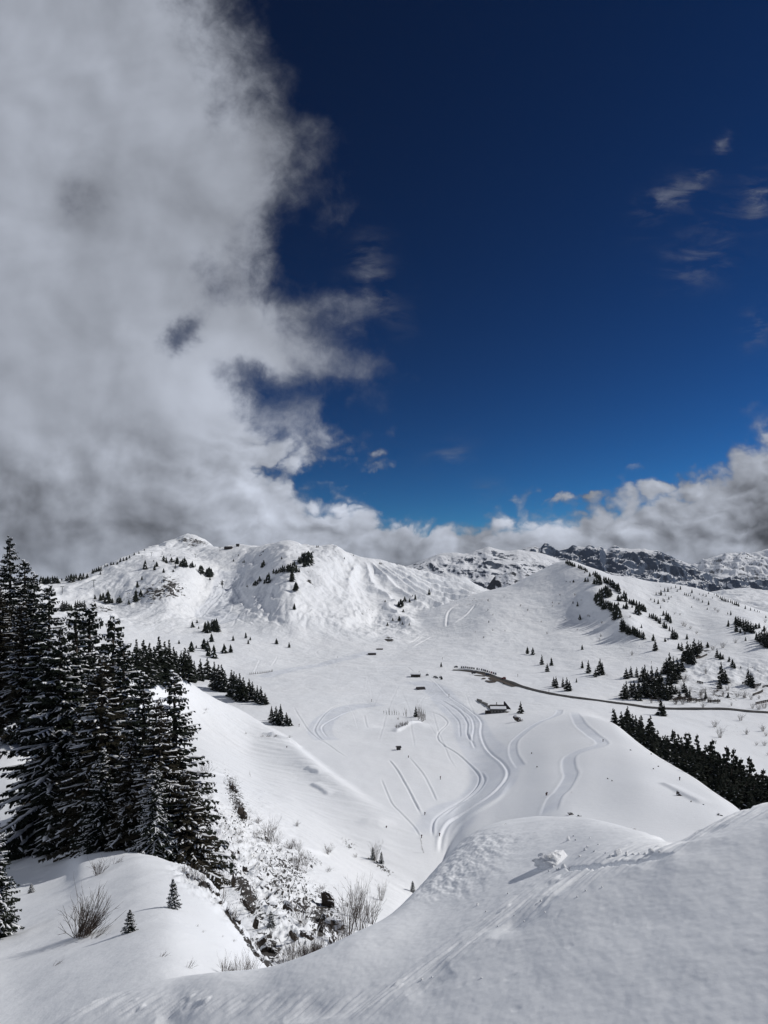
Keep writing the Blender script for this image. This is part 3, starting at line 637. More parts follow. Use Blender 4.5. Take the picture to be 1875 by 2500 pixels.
range_mesh('rocky_mountain_range', [(1240, 1420), (1262, 1352), (1275, 1343), (1300, 1337), (1318, 1338), (1332, 1326), (1345, 1334), (1370, 1343), (1388, 1340), (1400, 1333), (1411, 1336), (1425, 1338), (1441, 1331), (1455, 1336), (1464, 1334), (1480, 1340), (1499, 1332), (1515, 1338), (1541, 1343), (1570, 1344), (1605, 1345), (1628, 1353), (1652, 1363), (1687, 1381), (1723, 1399), (1781, 1408), (1830, 1416), (1880, 1424), (2200, 1450)],
           5200, 1500, -350, M_R1, 105, 301, 9, 1240, 2200, .62)
range_mesh('distant_snowy_range', [(1500, 1400), (1660, 1390), (1723, 1368), (1750, 1360), (1781, 1353), (1820, 1350), (1875, 1342), (2200, 1330)], 8200, 2400, -300, M_R2, 150, 401, 14, 1560, 2200)
range_mesh('snowfield_mountain', [(860, 1420), (960, 1392), (1006, 1379), (1040, 1366), (1088, 1351), (1110, 1350), (1140, 1352), (1159, 1347), (1180, 1341), (1194, 1337), (1215, 1343), (1240, 1345), (1264, 1343), (1282, 1346), (1320, 1352), (1400, 1380), (1480, 1410)], 3900, 1300, -220, M_R3, 42, 501, 9, 860, 1480, .7)
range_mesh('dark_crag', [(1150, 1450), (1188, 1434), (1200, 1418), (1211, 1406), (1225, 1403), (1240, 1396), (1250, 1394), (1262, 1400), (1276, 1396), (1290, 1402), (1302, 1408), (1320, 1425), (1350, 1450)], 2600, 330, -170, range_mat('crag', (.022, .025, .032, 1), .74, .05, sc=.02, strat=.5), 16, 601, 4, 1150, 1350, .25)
# ------------------------------------------------------------------ mesh builder and tagging
class MB:
    def __init__(s): s.v = []; s.f = []; s.mi = []
    def quad(s, a, b, c, d, m=0):
        n = len(s.v); s.v += [a, b, c, d]; s.f.append((n, n+1, n+2, n+3)); s.mi.append(m)
    def tri(s, a, b, c, m=0):
        n = len(s.v); s.v += [a, b, c]; s.f.append((n, n+1, n+2)); s.mi.append(m)
    def tube(s, pts, rad, n=5, m=0, flat=1.0, cap=True):
        rings = []
        for i, p in enumerate(pts):
            p = Vector(p); a = Vector(pts[max(i-1, 0)]); b = Vector(pts[min(i+1, len(pts)-1)])
            d = (b - a).normalized() if (b - a).length > 1e-9 else Vector((0, 0, 1))
            u = d.cross(Vector((0, 0, 1)))
            if u.length < 1e-3: u = Vector((1, 0, 0))
            u.normalize(); w = u.cross(d).normalized(); st = len(s.v)
            for k in range(n):
                t = 2*math.pi*k/n; s.v.append(tuple(p + u*math.cos(t)*rad[i] + w*math.sin(t)*rad[i]*flat))
            rings.append(st)
        for a, b in zip(rings, rings[1:]):
            for k in range(n): s.f.append((a+k, a+(k+1) % n, b+(k+1) % n, b+k)); s.mi.append(m)
        if cap:
            s.f.append(tuple(rings[0]+k for k in reversed(range(n)))); s.mi.append(m)
            s.f.append(tuple(rings[-1]+k for k in range(n))); s.mi.append(m)
    def box(s, c, sz, m=0, rz=0.0, taper=1.0, tilt=None):
        x, y, z = sz[0]/2, sz[1]/2, sz[2]/2; M = Matrix.Rotation(rz, 3, 'Z')
        if tilt is not None: M = M @ tilt
        n = len(s.v)
        for dz, k in ((-z, 1.0), (z, taper)):
            for a, b in ((-x, -y), (x, -y), (x, y), (-x, y)): s.v.append(tuple(Vector(c) + M @ Vector((a*k, b*k, dz))))
        for q in ((3, 2, 1, 0), (4, 5, 6, 7), (0, 1, 5, 4), (1, 2, 6, 5), (2, 3, 7, 6), (3, 0, 4, 7)): s.f.append(tuple(n+i for i in q)); s.mi.append(m)
    def mesh(s, name, mats, smooth=False):
        me = bpy.data.meshes.new(name); me.from_pydata([tuple(v) for v in s.v], [], s.f)
        for m in mats: me.materials.append(m)
        me.polygons.foreach_set('material_index', s.mi)
        if smooth: me.polygons.foreach_set('use_smooth', [True]*len(s.f))
        me.update(); return me
    def build(s, name, mats, parent=None, smooth=False):
        if not isinstance(mats, (list, tuple)): mats = [mats]
        o = bpy.data.objects.new(name, s.mesh(name, mats, smooth)); C.objects.link(o)
        if parent: o.parent = parent
        return o
def tag(o, label=None, cat=None, group=None, kind=None):
    if label: o['label'] = label
    if cat: o['category'] = cat
    if group: o['group'] = group
    if kind: o['kind'] = kind
    return o
def empty(name, loc=(0, 0, 0), rz=0):
    o = bpy.data.objects.new(name, None); C.objects.link(o); o.location = loc; o.rotation_euler = (0, 0, rz); return o
def copy_tree(o, parent=None):
    c = o.copy(); C.objects.link(c)
    if parent is not None: c.parent = parent
    for ch in [x for x in o.children]: copy_tree(ch, c)
    return c
def simple(name, c1, c2=None, sc=3.0, rough=.8, spec=.2, bmp=0.0, bdist=.05):
    m, nt, b, g = new_mat(name)
    if c2 is None: c2 = tuple(x * 1.6 for x in c1)
    pos = nt.nodes.new('ShaderNodeTexCoord').outputs['Object']
    n = g.noise(pos, sc, 5, .6)
    nt.links.new(g.mixc(g.sm(n, .3, .7), c1 + (1,), c2 + (1,)), b.inputs['Base Color'])
    b.inputs['Roughness'].default_value = rough; b.inputs['Specular IOR Level'].default_value = spec
    if bmp: nt.links.new(bump(nt, n, bmp, bdist), b.inputs['Normal'])
    return m
M_NEEDLE = simple('needles', (.007, .011, .008), (.022, .028, .018), 1.2, .75, .15)
M_NEEDLE_B = simple('needles_brown', (.016, .016, .010), (.036, .030, .020), 1.0, .8, .15)
M_BARK = simple('bark', (.03, .024, .02), (.07, .055, .045), 6)
M_SNOW = simple('snow_load', (.78, .80, .845), (.86, .875, .90), 2.5, .65, .2, .3, .1)
M_TWIG = simple('twigs', (.045, .034, .028), (.11, .085, .070), 4)
M_TWIG_P = simple('pale_twigs', (.14, .125, .115), (.26, .235, .215), 4)
M_WOODD = simple('dark_timber', (.022, .017, .014), (.055, .042, .034), 3)
M_STONE = simple('stone_wall', (.22, .21, .195), (.36, .35, .33), 2)
M_DROOF = simple('dark_roof', (.02, .018, .022), (.045, .04, .045), 2)
M_GLASS = simple('window_glass', (.02, .022, .028), (.03, .032, .04), 2, .15, .5)
M_METAL = simple('grey_metal', (.10, .105, .11), (.20, .205, .21), 3, .5, .4)
M_ASPH = simple('asphalt', (.030, .029, .030), (.065, .062, .060), .4, .85)
M_DIRT = simple('thawed_gravel', (.055, .045, .038), (.12, .10, .085), .8, .9)

# ------------------------------------------------------------------ spruces
def spruce_hi(seed, h=14.0, rad=2.9, snow=.5, low=.03, brown=0.0):
    rn = random.Random(seed); fo = MB(); sn = MB(); tr = MB()
    lean = rn.uniform(-.15, .15)
    tr.tube([(0, 0, -1.5), (0, 0, h*.3), (lean*.5, 0, h*.7), (lean, 0, h*.985)], [h*.014, h*.012, h*.006, .015], 7)
    z = h * low; k = 0
    while z < h*.985:
        t = z / h
        L0 = rad * (1 - t)**.80 * (1.0 if t > .12 else .72 + t*2.3) + .05
        nb = 7 if t < .8 else 5
        for b in range(nb):
            a = k*2.4 + b*2*math.pi/nb + rn.uniform(-.35, .35)
            L = L0 * rn.uniform(.66, 1.16)
            if rn.random() < .06: L *= .5
            d = Vector((math.cos(a), math.sin(a), 0)); side = Vector((-d.y, d.x, 0))
            up = .55*(t - .40) + rn.uniform(-.12, .1)
            dr = (.42 - .30*t)
            zz = z + (b / nb) * .36 * (h / 14.0)**.5 + rn.uniform(-.16, .16); t = min(zz / h, .995)
            def sp(s): return Vector((lean*t, 0, zz)) + d*(L*s) + Vector((0, 0, L*(up*s - dr*s*s + .16*s**4)))
            fo.tube([sp(0), sp(.5), sp(1)], [.035, .025, .01], 3, cap=False)
            n = max(4, int(L / .17))
            heavy = rn.random() < snow
            for i in range(1, n+1):
                s = (i + rn.uniform(-.3, .3)) / n; s = min(max(s, .08), 1)
                wl = L * .30 * (1.05 - s*.85) * min(1, s*3.2 + .2) + .045
                for sg in (-1, 1):
                    if rn.random() < .06: continue
                    p = sp(s); q = p + (side*sg*wl + d*wl*rn.uniform(.35, .85)) + Vector((0, 0, -wl*rn.uniform(.18, .55)))
                    wd = (rn.uniform(.05, .085) + .012*L) * min(1, .35 + L*.6); mid = p.lerp(q, .5) + Vector((0, 0, .03))
                    ax = (q - p).normalized(); ac = ax.cross(Vector((0, 0, 1))).normalized()
                    # needle fans: two crossed ribbons with a ragged hanging edge
                    fo.quad(p + ac*wd*.4, mid + ac*wd, q, mid - ac*wd)
                    dn = Vector((rn.uniform(-.04, .04), rn.uniform(-.04, .04), -rn.uniform(.10, .24)))
                    fo.tri(p, q, mid + dn); fo.tri(p.lerp(q, .35), q + dn*.5, mid.lerp(q, .4) + dn*.9)
                    if heavy and rn.random() < .26 or rn.random() < .025:
                        r = rn.uniform(.035, .075); o = Vector((0, 0, r*.6))
                        sn.tube([p.lerp(q, .1) + o*.6, mid + o, q + o*.3], [r*.6, r, r*.35], 4, flat=.6)
            if heavy or rn.random() < .25:
                s0 = rn.uniform(.15, .5); s1 = rn.uniform(.7, 1.0); m = max(3, int((s1 - s0)*L/.22)); P = []; Rr = []
                gap = rn.random() < .3
                for i in range(m+1):
                    s = s0 + (s1 - s0)*i/m; r = (.05 + .028*L)*rn.uniform(.55, 1.35)*(.5 + .5*math.sin(math.pi*min(1, (i + .6)/(m + .6))))
                    P.append(sp(s) + Vector((rn.uniform(-.03, .03), rn.uniform(-.03, .03), r*.45))); Rr.append(max(r, .02))
                sn.tube(P, Rr, 5, flat=.55)
        z += (.30 + .10*rn.random()) * (h / 14.0)**.5 * (1.0 if t < .8 else .7); k += 1
    me_t = tr.mesh('trunk', [M_BARK], True); me_c = fo.mesh('crown', [M_NEEDLE_B if brown else M_NEEDLE]); me_s = sn.mesh('snow_load', [M_SNOW], True)
    return me_t, me_c, me_s, h
def spruce_mid(seed, h=10.0, rad=1.9, snow=.35, whorls=17, nb=8):
    rn = random.Random(seed); m = MB()
    m.tube([(0, 0, -1.2), (0, 0, h*.98)], [h*.016, .02], 4, 1, cap=False)
    for w in range(whorls):
        t = (w + .3) / whorls; z = h*(.03 + .95*t)
        L0 = rad*(1 - t)**.85*(1 if t > .1 else .8) + .12
        for b in range(nb if t < .75 else 5):
            a = w*1.9 + b*2*math.pi/nb + rn.uniform(-.4, .4); t = (w + .1 + b/nb) / whorls; z = h*(.03 + .95*t); L0 = rad*(1 - t)**1.0*(1 if t > .1 else .8) + .07; L = L0*rn.uniform(.65, 1.2)
            d = Vector((math.cos(a), math.sin(a), 0)); s = Vector((-d.y, d.x, 0))
            dz = -L*(.35 - .25*t) + rn.uniform(-.1, .1); wd = L*.30 + .10
            o = Vector((0, 0, z)); tip = o + d*L + Vector((0, 0, dz)); md = o + d*L*.55 + Vector((0, 0, dz*.35 + .08))
            m.quad(o, md + s*wd, tip, md - s*wd, 0)
            dn = Vector((0, 0, -h*.035*rn.uniform(.6, 1.5)))
            m.tri(o + Vector((0, 0, .1)), tip, md + dn*1.3, 0); m.tri(md + s*wd, tip, md + s*wd*.6 + dn, 0); m.tri(md - s*wd, md - s*wd*.5 + dn, tip, 0)
            if rn.random() < snow:
                u = Vector((0, 0, .07)); k0 = rn.uniform(.35, .65)
                m.quad(o.lerp(tip, k0) + u, md + s*wd*.4 + u*1.3, tip + u*.6, md - s*wd*.4 + u*1.3, 2)
    return m.mesh('spruce', [M_NEEDLE, M_BARK, M_SNOW])
def spruce_low(seed, h=10.0, rad=2.0, snow=.15, lumpy=False):
    rn = random.Random(seed); m = MB(); W = 7
    m.tube([(0, 0, -1), (0, 0, h*.5)], [.16, .1], 4, 1, cap=False)
    for w in range(W):
        t = w / W; z0 = h*(.02 + .9*t); zt = min(h, z0 + h*.26); r = rad*((1 - t)**.8)*(1.0 if not lumpy else rn.uniform(.7, 1.2)) + .08
        n = 9; ring = []
        for k in range(n):
            a = 2*math.pi*k/n + w*.5 + rn.uniform(-.25, .25); rr = r*rn.uniform(.6, 1.2)
            ring.append(Vector((math.cos(a)*rr, math.sin(a)*rr, z0 - rn.uniform(0, h*.035))))
        ap = Vector((rn.uniform(-.1, .1), rn.uniform(-.1, .1), zt))
        for k in range(n):
            a, b = ring[k], ring[(k+1) % n]; md = a.lerp(b, .5)*.72; md.z = z0 + h*.03
            m.tri(a, md, ap, 2 if rn.random() < snow else 0); m.tri(md, b, ap, 0)
            m.tri(a, Vector((0, 0, z0)), md, 0)
    return m.mesh('spruce', [M_NEEDLE, M_BARK, M_SNOW])
HI = [spruce_hi(11, 14, 3.7, .70), spruce_hi(12, 14, 2.5, .50), spruce_hi(13, 14, 2.2, .45), spruce_hi(14, 14, 2.7, .38, brown=1), spruce_hi(15, 20, 3.3, .5)]
MID = [spruce_mid(21 + i, 10, [1.8, 2.1, 1.6, 2.3, 1.9][i], [.34, .28, .38, .3, .34][i]) for i in range(5)]
MIDD = [spruce_mid(31 + i, 10, [1.7, 2.1, 1.9, 2.3][i], .10, 15) for i in range(4)]
LOW = [spruce_low(41 + i, 10, [1.9, 2.2, 1.7, 2.5, 2.1][i], .10) for i in range(5)]
ROUND = [spruce_low(51 + i, 10, [3.2, 3.8, 4.2][i], .06, True) for i in range(3)]

def hi_spruce(px, ytop, Y, v, wscale, label, group=None, rz=0):
    X = (px - W_/2)/F_*Y; z = zat(px, Y); top = (HOR - ytop)/F_*Y; h = top - z
    r = empty('spruce_tree', (X, Y, z), rz); me_t, me_c, me_s, h0 = HI[v]
    s = h / h0; r.scale = (s*wscale, s*wscale, s)
    for n, me in (('trunk', me_t), ('crown', me_c)):
        o = bpy.data.objects.new(n, me); C.objects.link(o); o.parent = r
        if n == 'crown':
            q = bpy.data.objects.new('snow_load', me_s); C.objects.link(q); q.parent = o
    tag(r, label, 'spruce tree', group or 'tall snow-laden spruces of the near stand'); return r
BL = 'tall spruce at the back left of the near stand, tops against grey cloud'
GB = 'spruces at the back of the near stand'
for px, yt, Y, v, ws, lb in [
    (-25, 1330, 108, 4, 1.0, 'snow-flecked spruce cut by the left edge beside the tallest spruce'),
    (27, 1312, 112, 4, 1.05, 'tallest spruce, its top rising highest against the grey cloud at far left'),
    (60, 1366, 108, 1, 1.1, 'narrow spruce just right of the tallest one at far left'),
    (86, 1398, 104, 2, 1.1, 'dark spruce third from the left edge, stepping down from the tallest one'),
    (120, 1428, 98, 1, 1.25, 'snowier pale spruce standing right of the dark back-left group'),
    (0, 1430, 100, 3, 1.2, 'shorter brownish spruce below the tallest one at the left edge'),
    (55, 1470, 98, 3, 1.2, 'dark spruce in front of the narrow one, above the shaded snow patch'),
    (146, 1530, 58, 0, 1.0, 'broad front spruce with long drooping snow-lined boughs reaching the left edge'),
    (186, 1484, 56, 1, 1.25, 'tall pointed spruce right behind the broad front one'),
    (216, 1476, 60, 2, 1.3, 'spruce with the second highest tip in the middle of the near stand'),
    (276, 1502, 52, 1, 1.2, 'slim tall spruce standing left of the lower right-hand spruces of the stand'),
    (246, 1600, 45, 3, 1.2, 'dark spruce low in the middle of the near stand at the snow crest'),
    (306, 1566, 50, 2, 1.3, 'spruce with thin snow flecks right of the slim tall one'),
    (350, 1640, 46, 1, 1.2, 'mid-height spruce between the slim tall one and the rightmost one'),
    (428, 1638, 43, 2, 1.32, 'rightmost near spruce, its boughs ending against the open snow slope'),
    (392, 1706, 41, 3, 1.1, 'lower dark spruce leaning against the rightmost near spruce'),
    (460, 1880, 40, 3, 1.4, 'short bushy spruce at the foot of the rightmost near spruce'),
    (320, 1790, 42, 3, 1.25, 'dense dark low spruce at the foot of the near stand'),
    (195, 1760, 54, 1, 1.3, 'low snow-clumped spruce at the foot of the stand, right of the broad front one'),
    (105, 1700, 66, 3, 1.3, 'half-hidden dark spruce in the shade left of the broad front one'),
    (250, 1830, 43, 2, 1.4, 'low dark spruce at the snow line in the middle of the stand'),
    (380, 1860, 39, 0, .9, 'low spreading spruce at the snow line between the right-hand spruces'),
    (-14, 1985, 19, 1, 1.25, 'small near spruce cut by the left edge, below the broad front one')]:
    if Y > 90: ws *= 1.25
    if 36 < Y < 62: Y = Y*.86 if yt > 1600 or px < 160 else Y*.93; ws *= 1.28
    hi_spruce(px, yt, Y, v, ws, lb, rz=px*.37)

# mid and far spruces: (column, top row, foot row) read off the photo, each planted on the visible ground
def cr(ox, oy, k, L): return [(ox + a*k, oy + b*k, oy + c*k) for a, b, c in L]
SPOTS = []          # (px, top, foot, group, label, family)
def add(L, group, label, fam='low', ymin=1.2):
    for a, b, c in L: SPOTS.append((a, b, c, group, label, fam, ymin))
add([(333, 1557, 1655), (350, 1559, 1660), (365, 1566, 1662), (388, 1550, 1664), (402, 1562, 1660), (413, 1558, 1666), (341, 1580, 1670), (376, 1575, 1668), (424, 1576, 1662), (395, 1590, 1672), (357, 1600, 1680)],
    'spruces in the tight clump behind the near stand', 'dense mid-distance spruce in the tight clump rising behind the near stand', 'mid', 100)
add([(431, 1588, 1640), (442, 1587, 1650), (451, 1579, 1660), (459, 1584, 1664), (466, 1598, 1664), (474, 1611, 1662), (448, 1604, 1655)],
    'spruces at the top of the slanting line', 'spruce in the upper clump of the slanting line on the snow spur', 'mid', 100)
add([(489, 1606, 1661), (506, 1604, 1658)], 'two separate spruces on the spur', 'pointed spruce standing by a gap in the slanting line, above the snow notch', 'mid', 100)
add([(523, 1613, 1682), (533, 1620, 1686), (541, 1620, 1688), (549, 1635, 1690), (528, 1640, 1686), (565, 1633, 1700), (571, 1637, 1702), (577, 1644, 1706), (585, 1641, 1711), (594, 1651, 1712), (580, 1665, 1710)],
    'spruces in the middle of the slanting line', 'spruce in the close-set middle clumps of the slanting line on the snow spur', 'mid', 100)
add([(608, 1655, 1700), (616, 1662, 1706), (628, 1671, 1714), (637, 1674, 1718), (647, 1690, 1720), (622, 1680, 1712)],
    'spruces at the lower end of the slanting line', 'spruce in the last clump at the lower end of the slanting line', 'mid', 100)
add([(663, 1722, 1764), (674, 1722, 1768), (685, 1717, 1760), (680, 1735, 1770), (699, 1738, 1771), (708, 1751, 1772)],
    'spruces of the small isolated clump', 'spruce in the small isolated clump just below the slanting line', 'mid', 100)
add([(467, 1568, 1591), (498, 1561, 1584), (507, 1565, 1590), (516, 1548, 1567), (508, 1580, 1602), (522, 1577, 1607), (437, 1563, 1572), (479, 1575, 1582)],
    'spruces on the bench behind the slanting line', 'small spruce in the loose group on the bench behind the slanting line', 'low', 400)
add([(547, 1573, 1595), (563, 1574, 1593)], 'pair of spruces side by side', 'one of two cone-shaped spruces side by side on open snow, upper left of the valley', 'low', 400)
add([(569, 1552, 1564), (600, 1544, 1558), (611, 1555, 1563), (606, 1562, 1572)], 'small spruces on the knob left of the valley', 'tiny spruce on the snowy knob left of the valley floor', 'low', 400)
add([(675, 1560, 1572)], None, 'left of two lone tiny spruces on the smooth upper valley floor', 'low', 400)
add([(706, 1570, 1581)], None, 'right of two lone tiny spruces on the smooth upper valley floor', 'low', 400)
add([(470, 1518, 1532), (481, 1513, 1521), (485, 1529, 1535), (501, 1520, 1542), (508, 1518, 1545)], 'left cluster under the piste', 'small spruce in the left cluster at the foot of the piste', 'low', 400)
add([(518, 1513, 1531), (523, 1514, 1538), (529, 1513, 1542), (526, 1520, 1540)], 'right cluster under the piste', 'small spruce in the tight right cluster at the foot of the piste', 'low', 400)
add(cr(350, 1280, .211, [(235,365,430),(265,380,450),(325,385,440),(390,380,460),(480,385,490),(430,430,490),(567,430,500),(600,460,490),(650,485,570),(680,485,570),(730,520,600),(765,500,610),(785,520,600),(155,435,490),(130,470,530),(20,420,520),(10,450,500),(235,510,560),(345,520,550),(205,365,380),(315,345,360),(370,465,510),(355,410,440),(120,410,430),(770,610,645),(545,455,505),(460,400,490),(495,420,495),(665,480,575),(750,510,612)]),
    'dark trees around the rocky bluff', 'far dark tree around the rocky bluff on the left mountain', 'low', 700)
add(cr(0, 1250, .3767, [(890,450,490),(880,505,580),(912,505,550),(920,415,440),(700,510,590),(690,530,590),(650,530,575),(668,525,570),(728,560,590),(615,535,565),(775,545,590),(610,580,620),(835,570,600),(760,560,590)]),
    'trees on the snowy shelf left of the bluff', 'far dark tree on the snowy shelf left of the rocky bluff', 'low', 700)
add(cr(0, 1250, .3767, [(265,418,462),(280,420,465),(295,425,465),(310,418,465),(325,425,462),(340,415,465),(355,418,462),(370,420,462),(400,428,445),(430,415,445),(445,410,442),(462,405,455),(478,405,440),(492,402,435),(520,400,440),(540,395,430),(565,400,430),(600,370,400),(612,368,392),(625,362,388),(640,355,385),(655,350,380),(650,385,405),(680,338,355),(695,335,352),(720,325,345),(735,325,342),(760,322,340),(780,300,325),(800,295,318),(820,290,312),(840,280,300),(870,262,280),(900,255,270),(935,238,250)]),
    'small trees along the left skyline ridge', 'tiny tree along the skyline ridge of the left mountain', 'low', 700)
add(cr(0, 1250, .3767, [(405,570,640),(418,578,640),(432,572,640),(447,590,640),(462,595,642),(490,570,640),(503,565,640),(518,568,640),(532,575,640),(547,568,640),(660,700,740)]),
    'far trees peeking over the near stand', 'grey-green far tree peeking over the tops of the near stand', 'mid', 500)
add(cr(350, 1280, .211, [(912,650,700)]), None, 'lone far tree above the lift pylon beside the narrow piste', 'low', 700)
add(cr(350, 1280, .211, [(1043,400,430),(1035,370,380),(1100,345,365),(1165,410,445),(1145,425,445)]), 'specks of trees by the summit hollow', 'tiny tree around the hollow under the summit station', 'low', 700)
add(cr(350, 1280, .211, [(1600,375,405)]), None, 'lone tiny tree high on the left flank of the round dome', 'low', 700)
add(cr(350, 1280, .211, [(1395,420,460),(1380,450,500),(1388,430,480)]), 'trees of the short upright row', 'tiny tree in the short upright row left of the dome wood', 'low', 700)
add(cr(350, 1280, .211, [(1345,600,650),(1300,655,710),(1275,675,710),(1200,700,725)]) + cr(600, 1250, .3767, [(150,395,460),(140,410,462),(120,435,465),(90,420,450),(60,445,475),(75,440,470)]), 'trees trailing below the dome wood', 'tiny tree in the trail running down left of the dome wood', 'low', 700)
add(cr(600, 1250, .3767, [(365,265,320),(375,270,325),(385,262,330),(395,270,340),(405,262,345),(425,262,300),(415,268,320),(345,290,330),(355,295,335),(380,310,355),(270,340,385),(280,340,388),(290,335,385),(305,330,390),(315,325,390),(240,345,390),(252,350,388),(225,360,392),(215,365,395),(198,370,400),(180,370,400),(330,345,390),(345,360,390),(300,390,450),(292,400,440),(300,370,420)]),
    'trees of the wood on the round dome', 'tiny dark tree in the wood slanting across the round white dome', 'low', 700)
add(cr(600, 1250, .3767, [(325,455,510),(318,470,512),(332,465,500)]), 'bushy trees below the dome wood', 'small bushy tree hanging just below the dome wood', 'low', 700)
add(cr(600, 1250, .3767, [(315,595,632)]), None, 'lone tree in the white bowl far below the dome wood', 'low', 700)
add(cr(600, 1250, .3767, [(115,315,350),(105,330,362)]), 'two specks above the trail', 'tiny tree on the crest line left of the dome wood', 'low', 700)
add(cr(600, 1250, .3767, [(460,215,230),(470,215,228),(435,250,265),(232,290,305)]), 'specks near the dome summit', 'speck of a tree near the top of the round dome', 'round', 700)
add(cr(600, 1250, .3767, [(640,290,305)]), None, 'dark round speck of a bush right of the dome summit', 'round', 700)
add(cr(600, 1250, .3767, [(870,320,338),(880,325,338),(698,275,285)]), 'specks on the falling skyline', 'speck of a tree on the falling skyline right of the dome', 'round', 700)
add(cr(600, 1250, .3767, [(1005,568,615),(990,580,615),(1015,575,608),(1030,550,580),(1062,560,585),(1098,535,567),(1082,537,547)]), 'trees of the small row in the white bowl', 'small tree in the short row in the middle of the white bowl', 'low', 700)
add(cr(600, 1250, .3767, [(1188,500,535)]), None, 'lone tree standing right of the short row in the white bowl', 'low', 700)
add(cr(600, 1250, .3767, [(995,675,705),(1015,710,730),(1060,718,735),(1020,630,650),(903,570,585),(953,685,705),(918,718,738)]), 'scattered bushes in the broken ground', 'small dark bush in the broken ground below the white bowl', 'low', 700)
add(cr(600, 1250, .3767, [(1575,703,716)]), None, 'tiny lone tree low on the left side of the pyramid hill', 'low', 500)
add(cr(600, 1250, .3767, [(1267,975,1005)]), None, 'lone small tree left of the row of parked cars', 'low', 400)
P3 = (1370, 1350, .199)
add(cr(*P3, [(60,90,130),(80,80,140),(100,95,150),(120,105,155),(140,115,165),(165,125,170),(215,140,185),(235,150,195),(255,155,205),(280,165,210),(300,180,225),(318,195,235)]), 'trees of the summit line', 'small dark tree in the row starting at the top of the pyramid hill', 'low', 600)
add(cr(*P3, [(350,240,290),(288,225,247),(295,305,355),(328,310,355),(152,330,362),(62,340,357),(110,345,362)]), 'small trees under the hilltop', 'small separate tree just under the top of the pyramid hill', 'low', 600)
add(cr(*P3, [(395,230,270),(420,225,290),(440,240,310),(465,260,330),(480,275,350),(405,315,380),(430,310,385),(455,310,385),(490,330,390),(525,290,350),(550,295,370),(580,305,385),(605,320,400),(630,335,420),(655,365,440),(680,385,465),(700,375,480),(715,420,500),(540,310,372),(640,350,430)]), 'trees of the upper ridge wood', 'dark tree in the long upper wood right of the hilltop', 'low', 600)
add(cr(*P3, [(495,430,510),(520,425,530),(545,410,540),(570,410,545),(600,440,530),(470,440,500),(420,500,590),(445,495,620),(470,490,640),(500,520,655),(520,570,690),(550,575,660),(575,590,680),(600,600,690),(625,610,720),(655,615,730),(680,640,780),(705,665,800),(720,690,790),(650,740,825),(432,520,600),(612,620,700)]), 'trees of the spine wood', 'dark tree in the wood on the spine of the pyramid hill, casting streaks of shadow', 'low', 600)
add(cr(*P3, [(740,790,920),(760,790,960),(785,830,970),(810,860,990),(830,870,1000),(850,900,1000),(880,885,990),(905,900,1010),(935,910,1030),(960,930,1040),(990,940,1060),(1010,960,1060),(985,870,920),(770,820,965),(920,920,1020)]), 'trees at the foot of the spine', 'dark tree in the lowest wood at the foot of the spine', 'midd', 500)
add(cr(*P3, [(700,515,590),(735,520,590),(770,465,560),(795,490,600),(840,565,620),(865,575,630),(890,570,640),(925,585,650),(960,595,670),(990,620,700),(1015,630,720),(1035,660,725),(920,640,740),(945,650,760),(800,610,690),(765,635,680),(700,600,640),(870,630,670),(715,540,592),(975,640,705)]), 'trees right of the spine', 'dark tree in the wood on the sunlit slope right of the spine', 'low', 600)
add(cr(*P3, [(1085,730,790),(1110,735,800),(1130,730,810),(1160,750,830),(1215,780,870),(1195,800,860),(1265,830,920),(1250,840,900),(1290,860,930),(1180,770,840)]), 'trees of the lower slanting row', 'dark tree in the slanting row crossing the slope right of the spine', 'midd', 500)
add(cr(*P3, [(1255,705,770),(1290,700,820),(1315,730,840),(1340,760,860)]), 'four trees above the slanting row', 'tree in the tight clump just above the slanting row on the right slope', 'midd', 500)
add(cr(*P3, [(1330,890,960),(1365,900,1050),(1390,930,1060),(1410,960,1060),(1430,980,1030)]), 'clump below the slanting row', 'tree in the clump just below the slanting row on the right slope', 'midd', 450)
add(cr(*P3, [(1130,985,1080),(1155,1050,1200)]), 'stacked pair of trees', 'one of two pointed trees standing one above the other with a long left shadow', 'midd', 400)
add(cr(*P3, [(1275,1040,1090),(1310,1045,1070)]), 'two small trees', 'small tree between the stacked pair and the right-hand wood', 'low', 400)
add(cr(*P3, [(258,1130,1187)]), None, 'lone tree at the left end of the thin traverse track', 'low', 400)
add(cr(*P3, [(200,600,655),(230,760,820),(145,590,620),(350,760,780)]), 'little trees on the shaded face', 'little tree on the grey shaded face of the pyramid hill', 'low', 500)
add(cr(*P3, [(1100,550,580),(1145,555,605),(1190,560,625),(1165,475,515),(1225,445,520),(1200,470,505),(1270,420,470),(1310,415,475),(1350,405,440),(1405,390,430),(1465,400,450),(1425,445,470),(1280,490,525),(1320,525,570),(1350,520,545),(1250,545,585),(1265,560,600),(1310,580,605),(1220,640,680),(1220,400,415)]), 'scattered trees on the right shoulder', 'round dark tree scattered on the upper right shoulder', 'roundish', 600)
P8 = (1650, 1420, .1356)
add(cr(*P8, [(80,75,140),(25,140,180),(290,125,205),(160,180,240),(190,195,250),(225,205,260),(265,215,260),(325,250,305),(380,290,325),(415,290,335),(480,325,375),(590,335,420),(425,200,240),(490,205,255),(545,215,270),(660,265,300),(590,180,220),(285,430,470),(565,460,505)]), 'bushy trees across the far right slope', 'bushy dark tree on the far right slope below the rock range', 'roundish', 600)
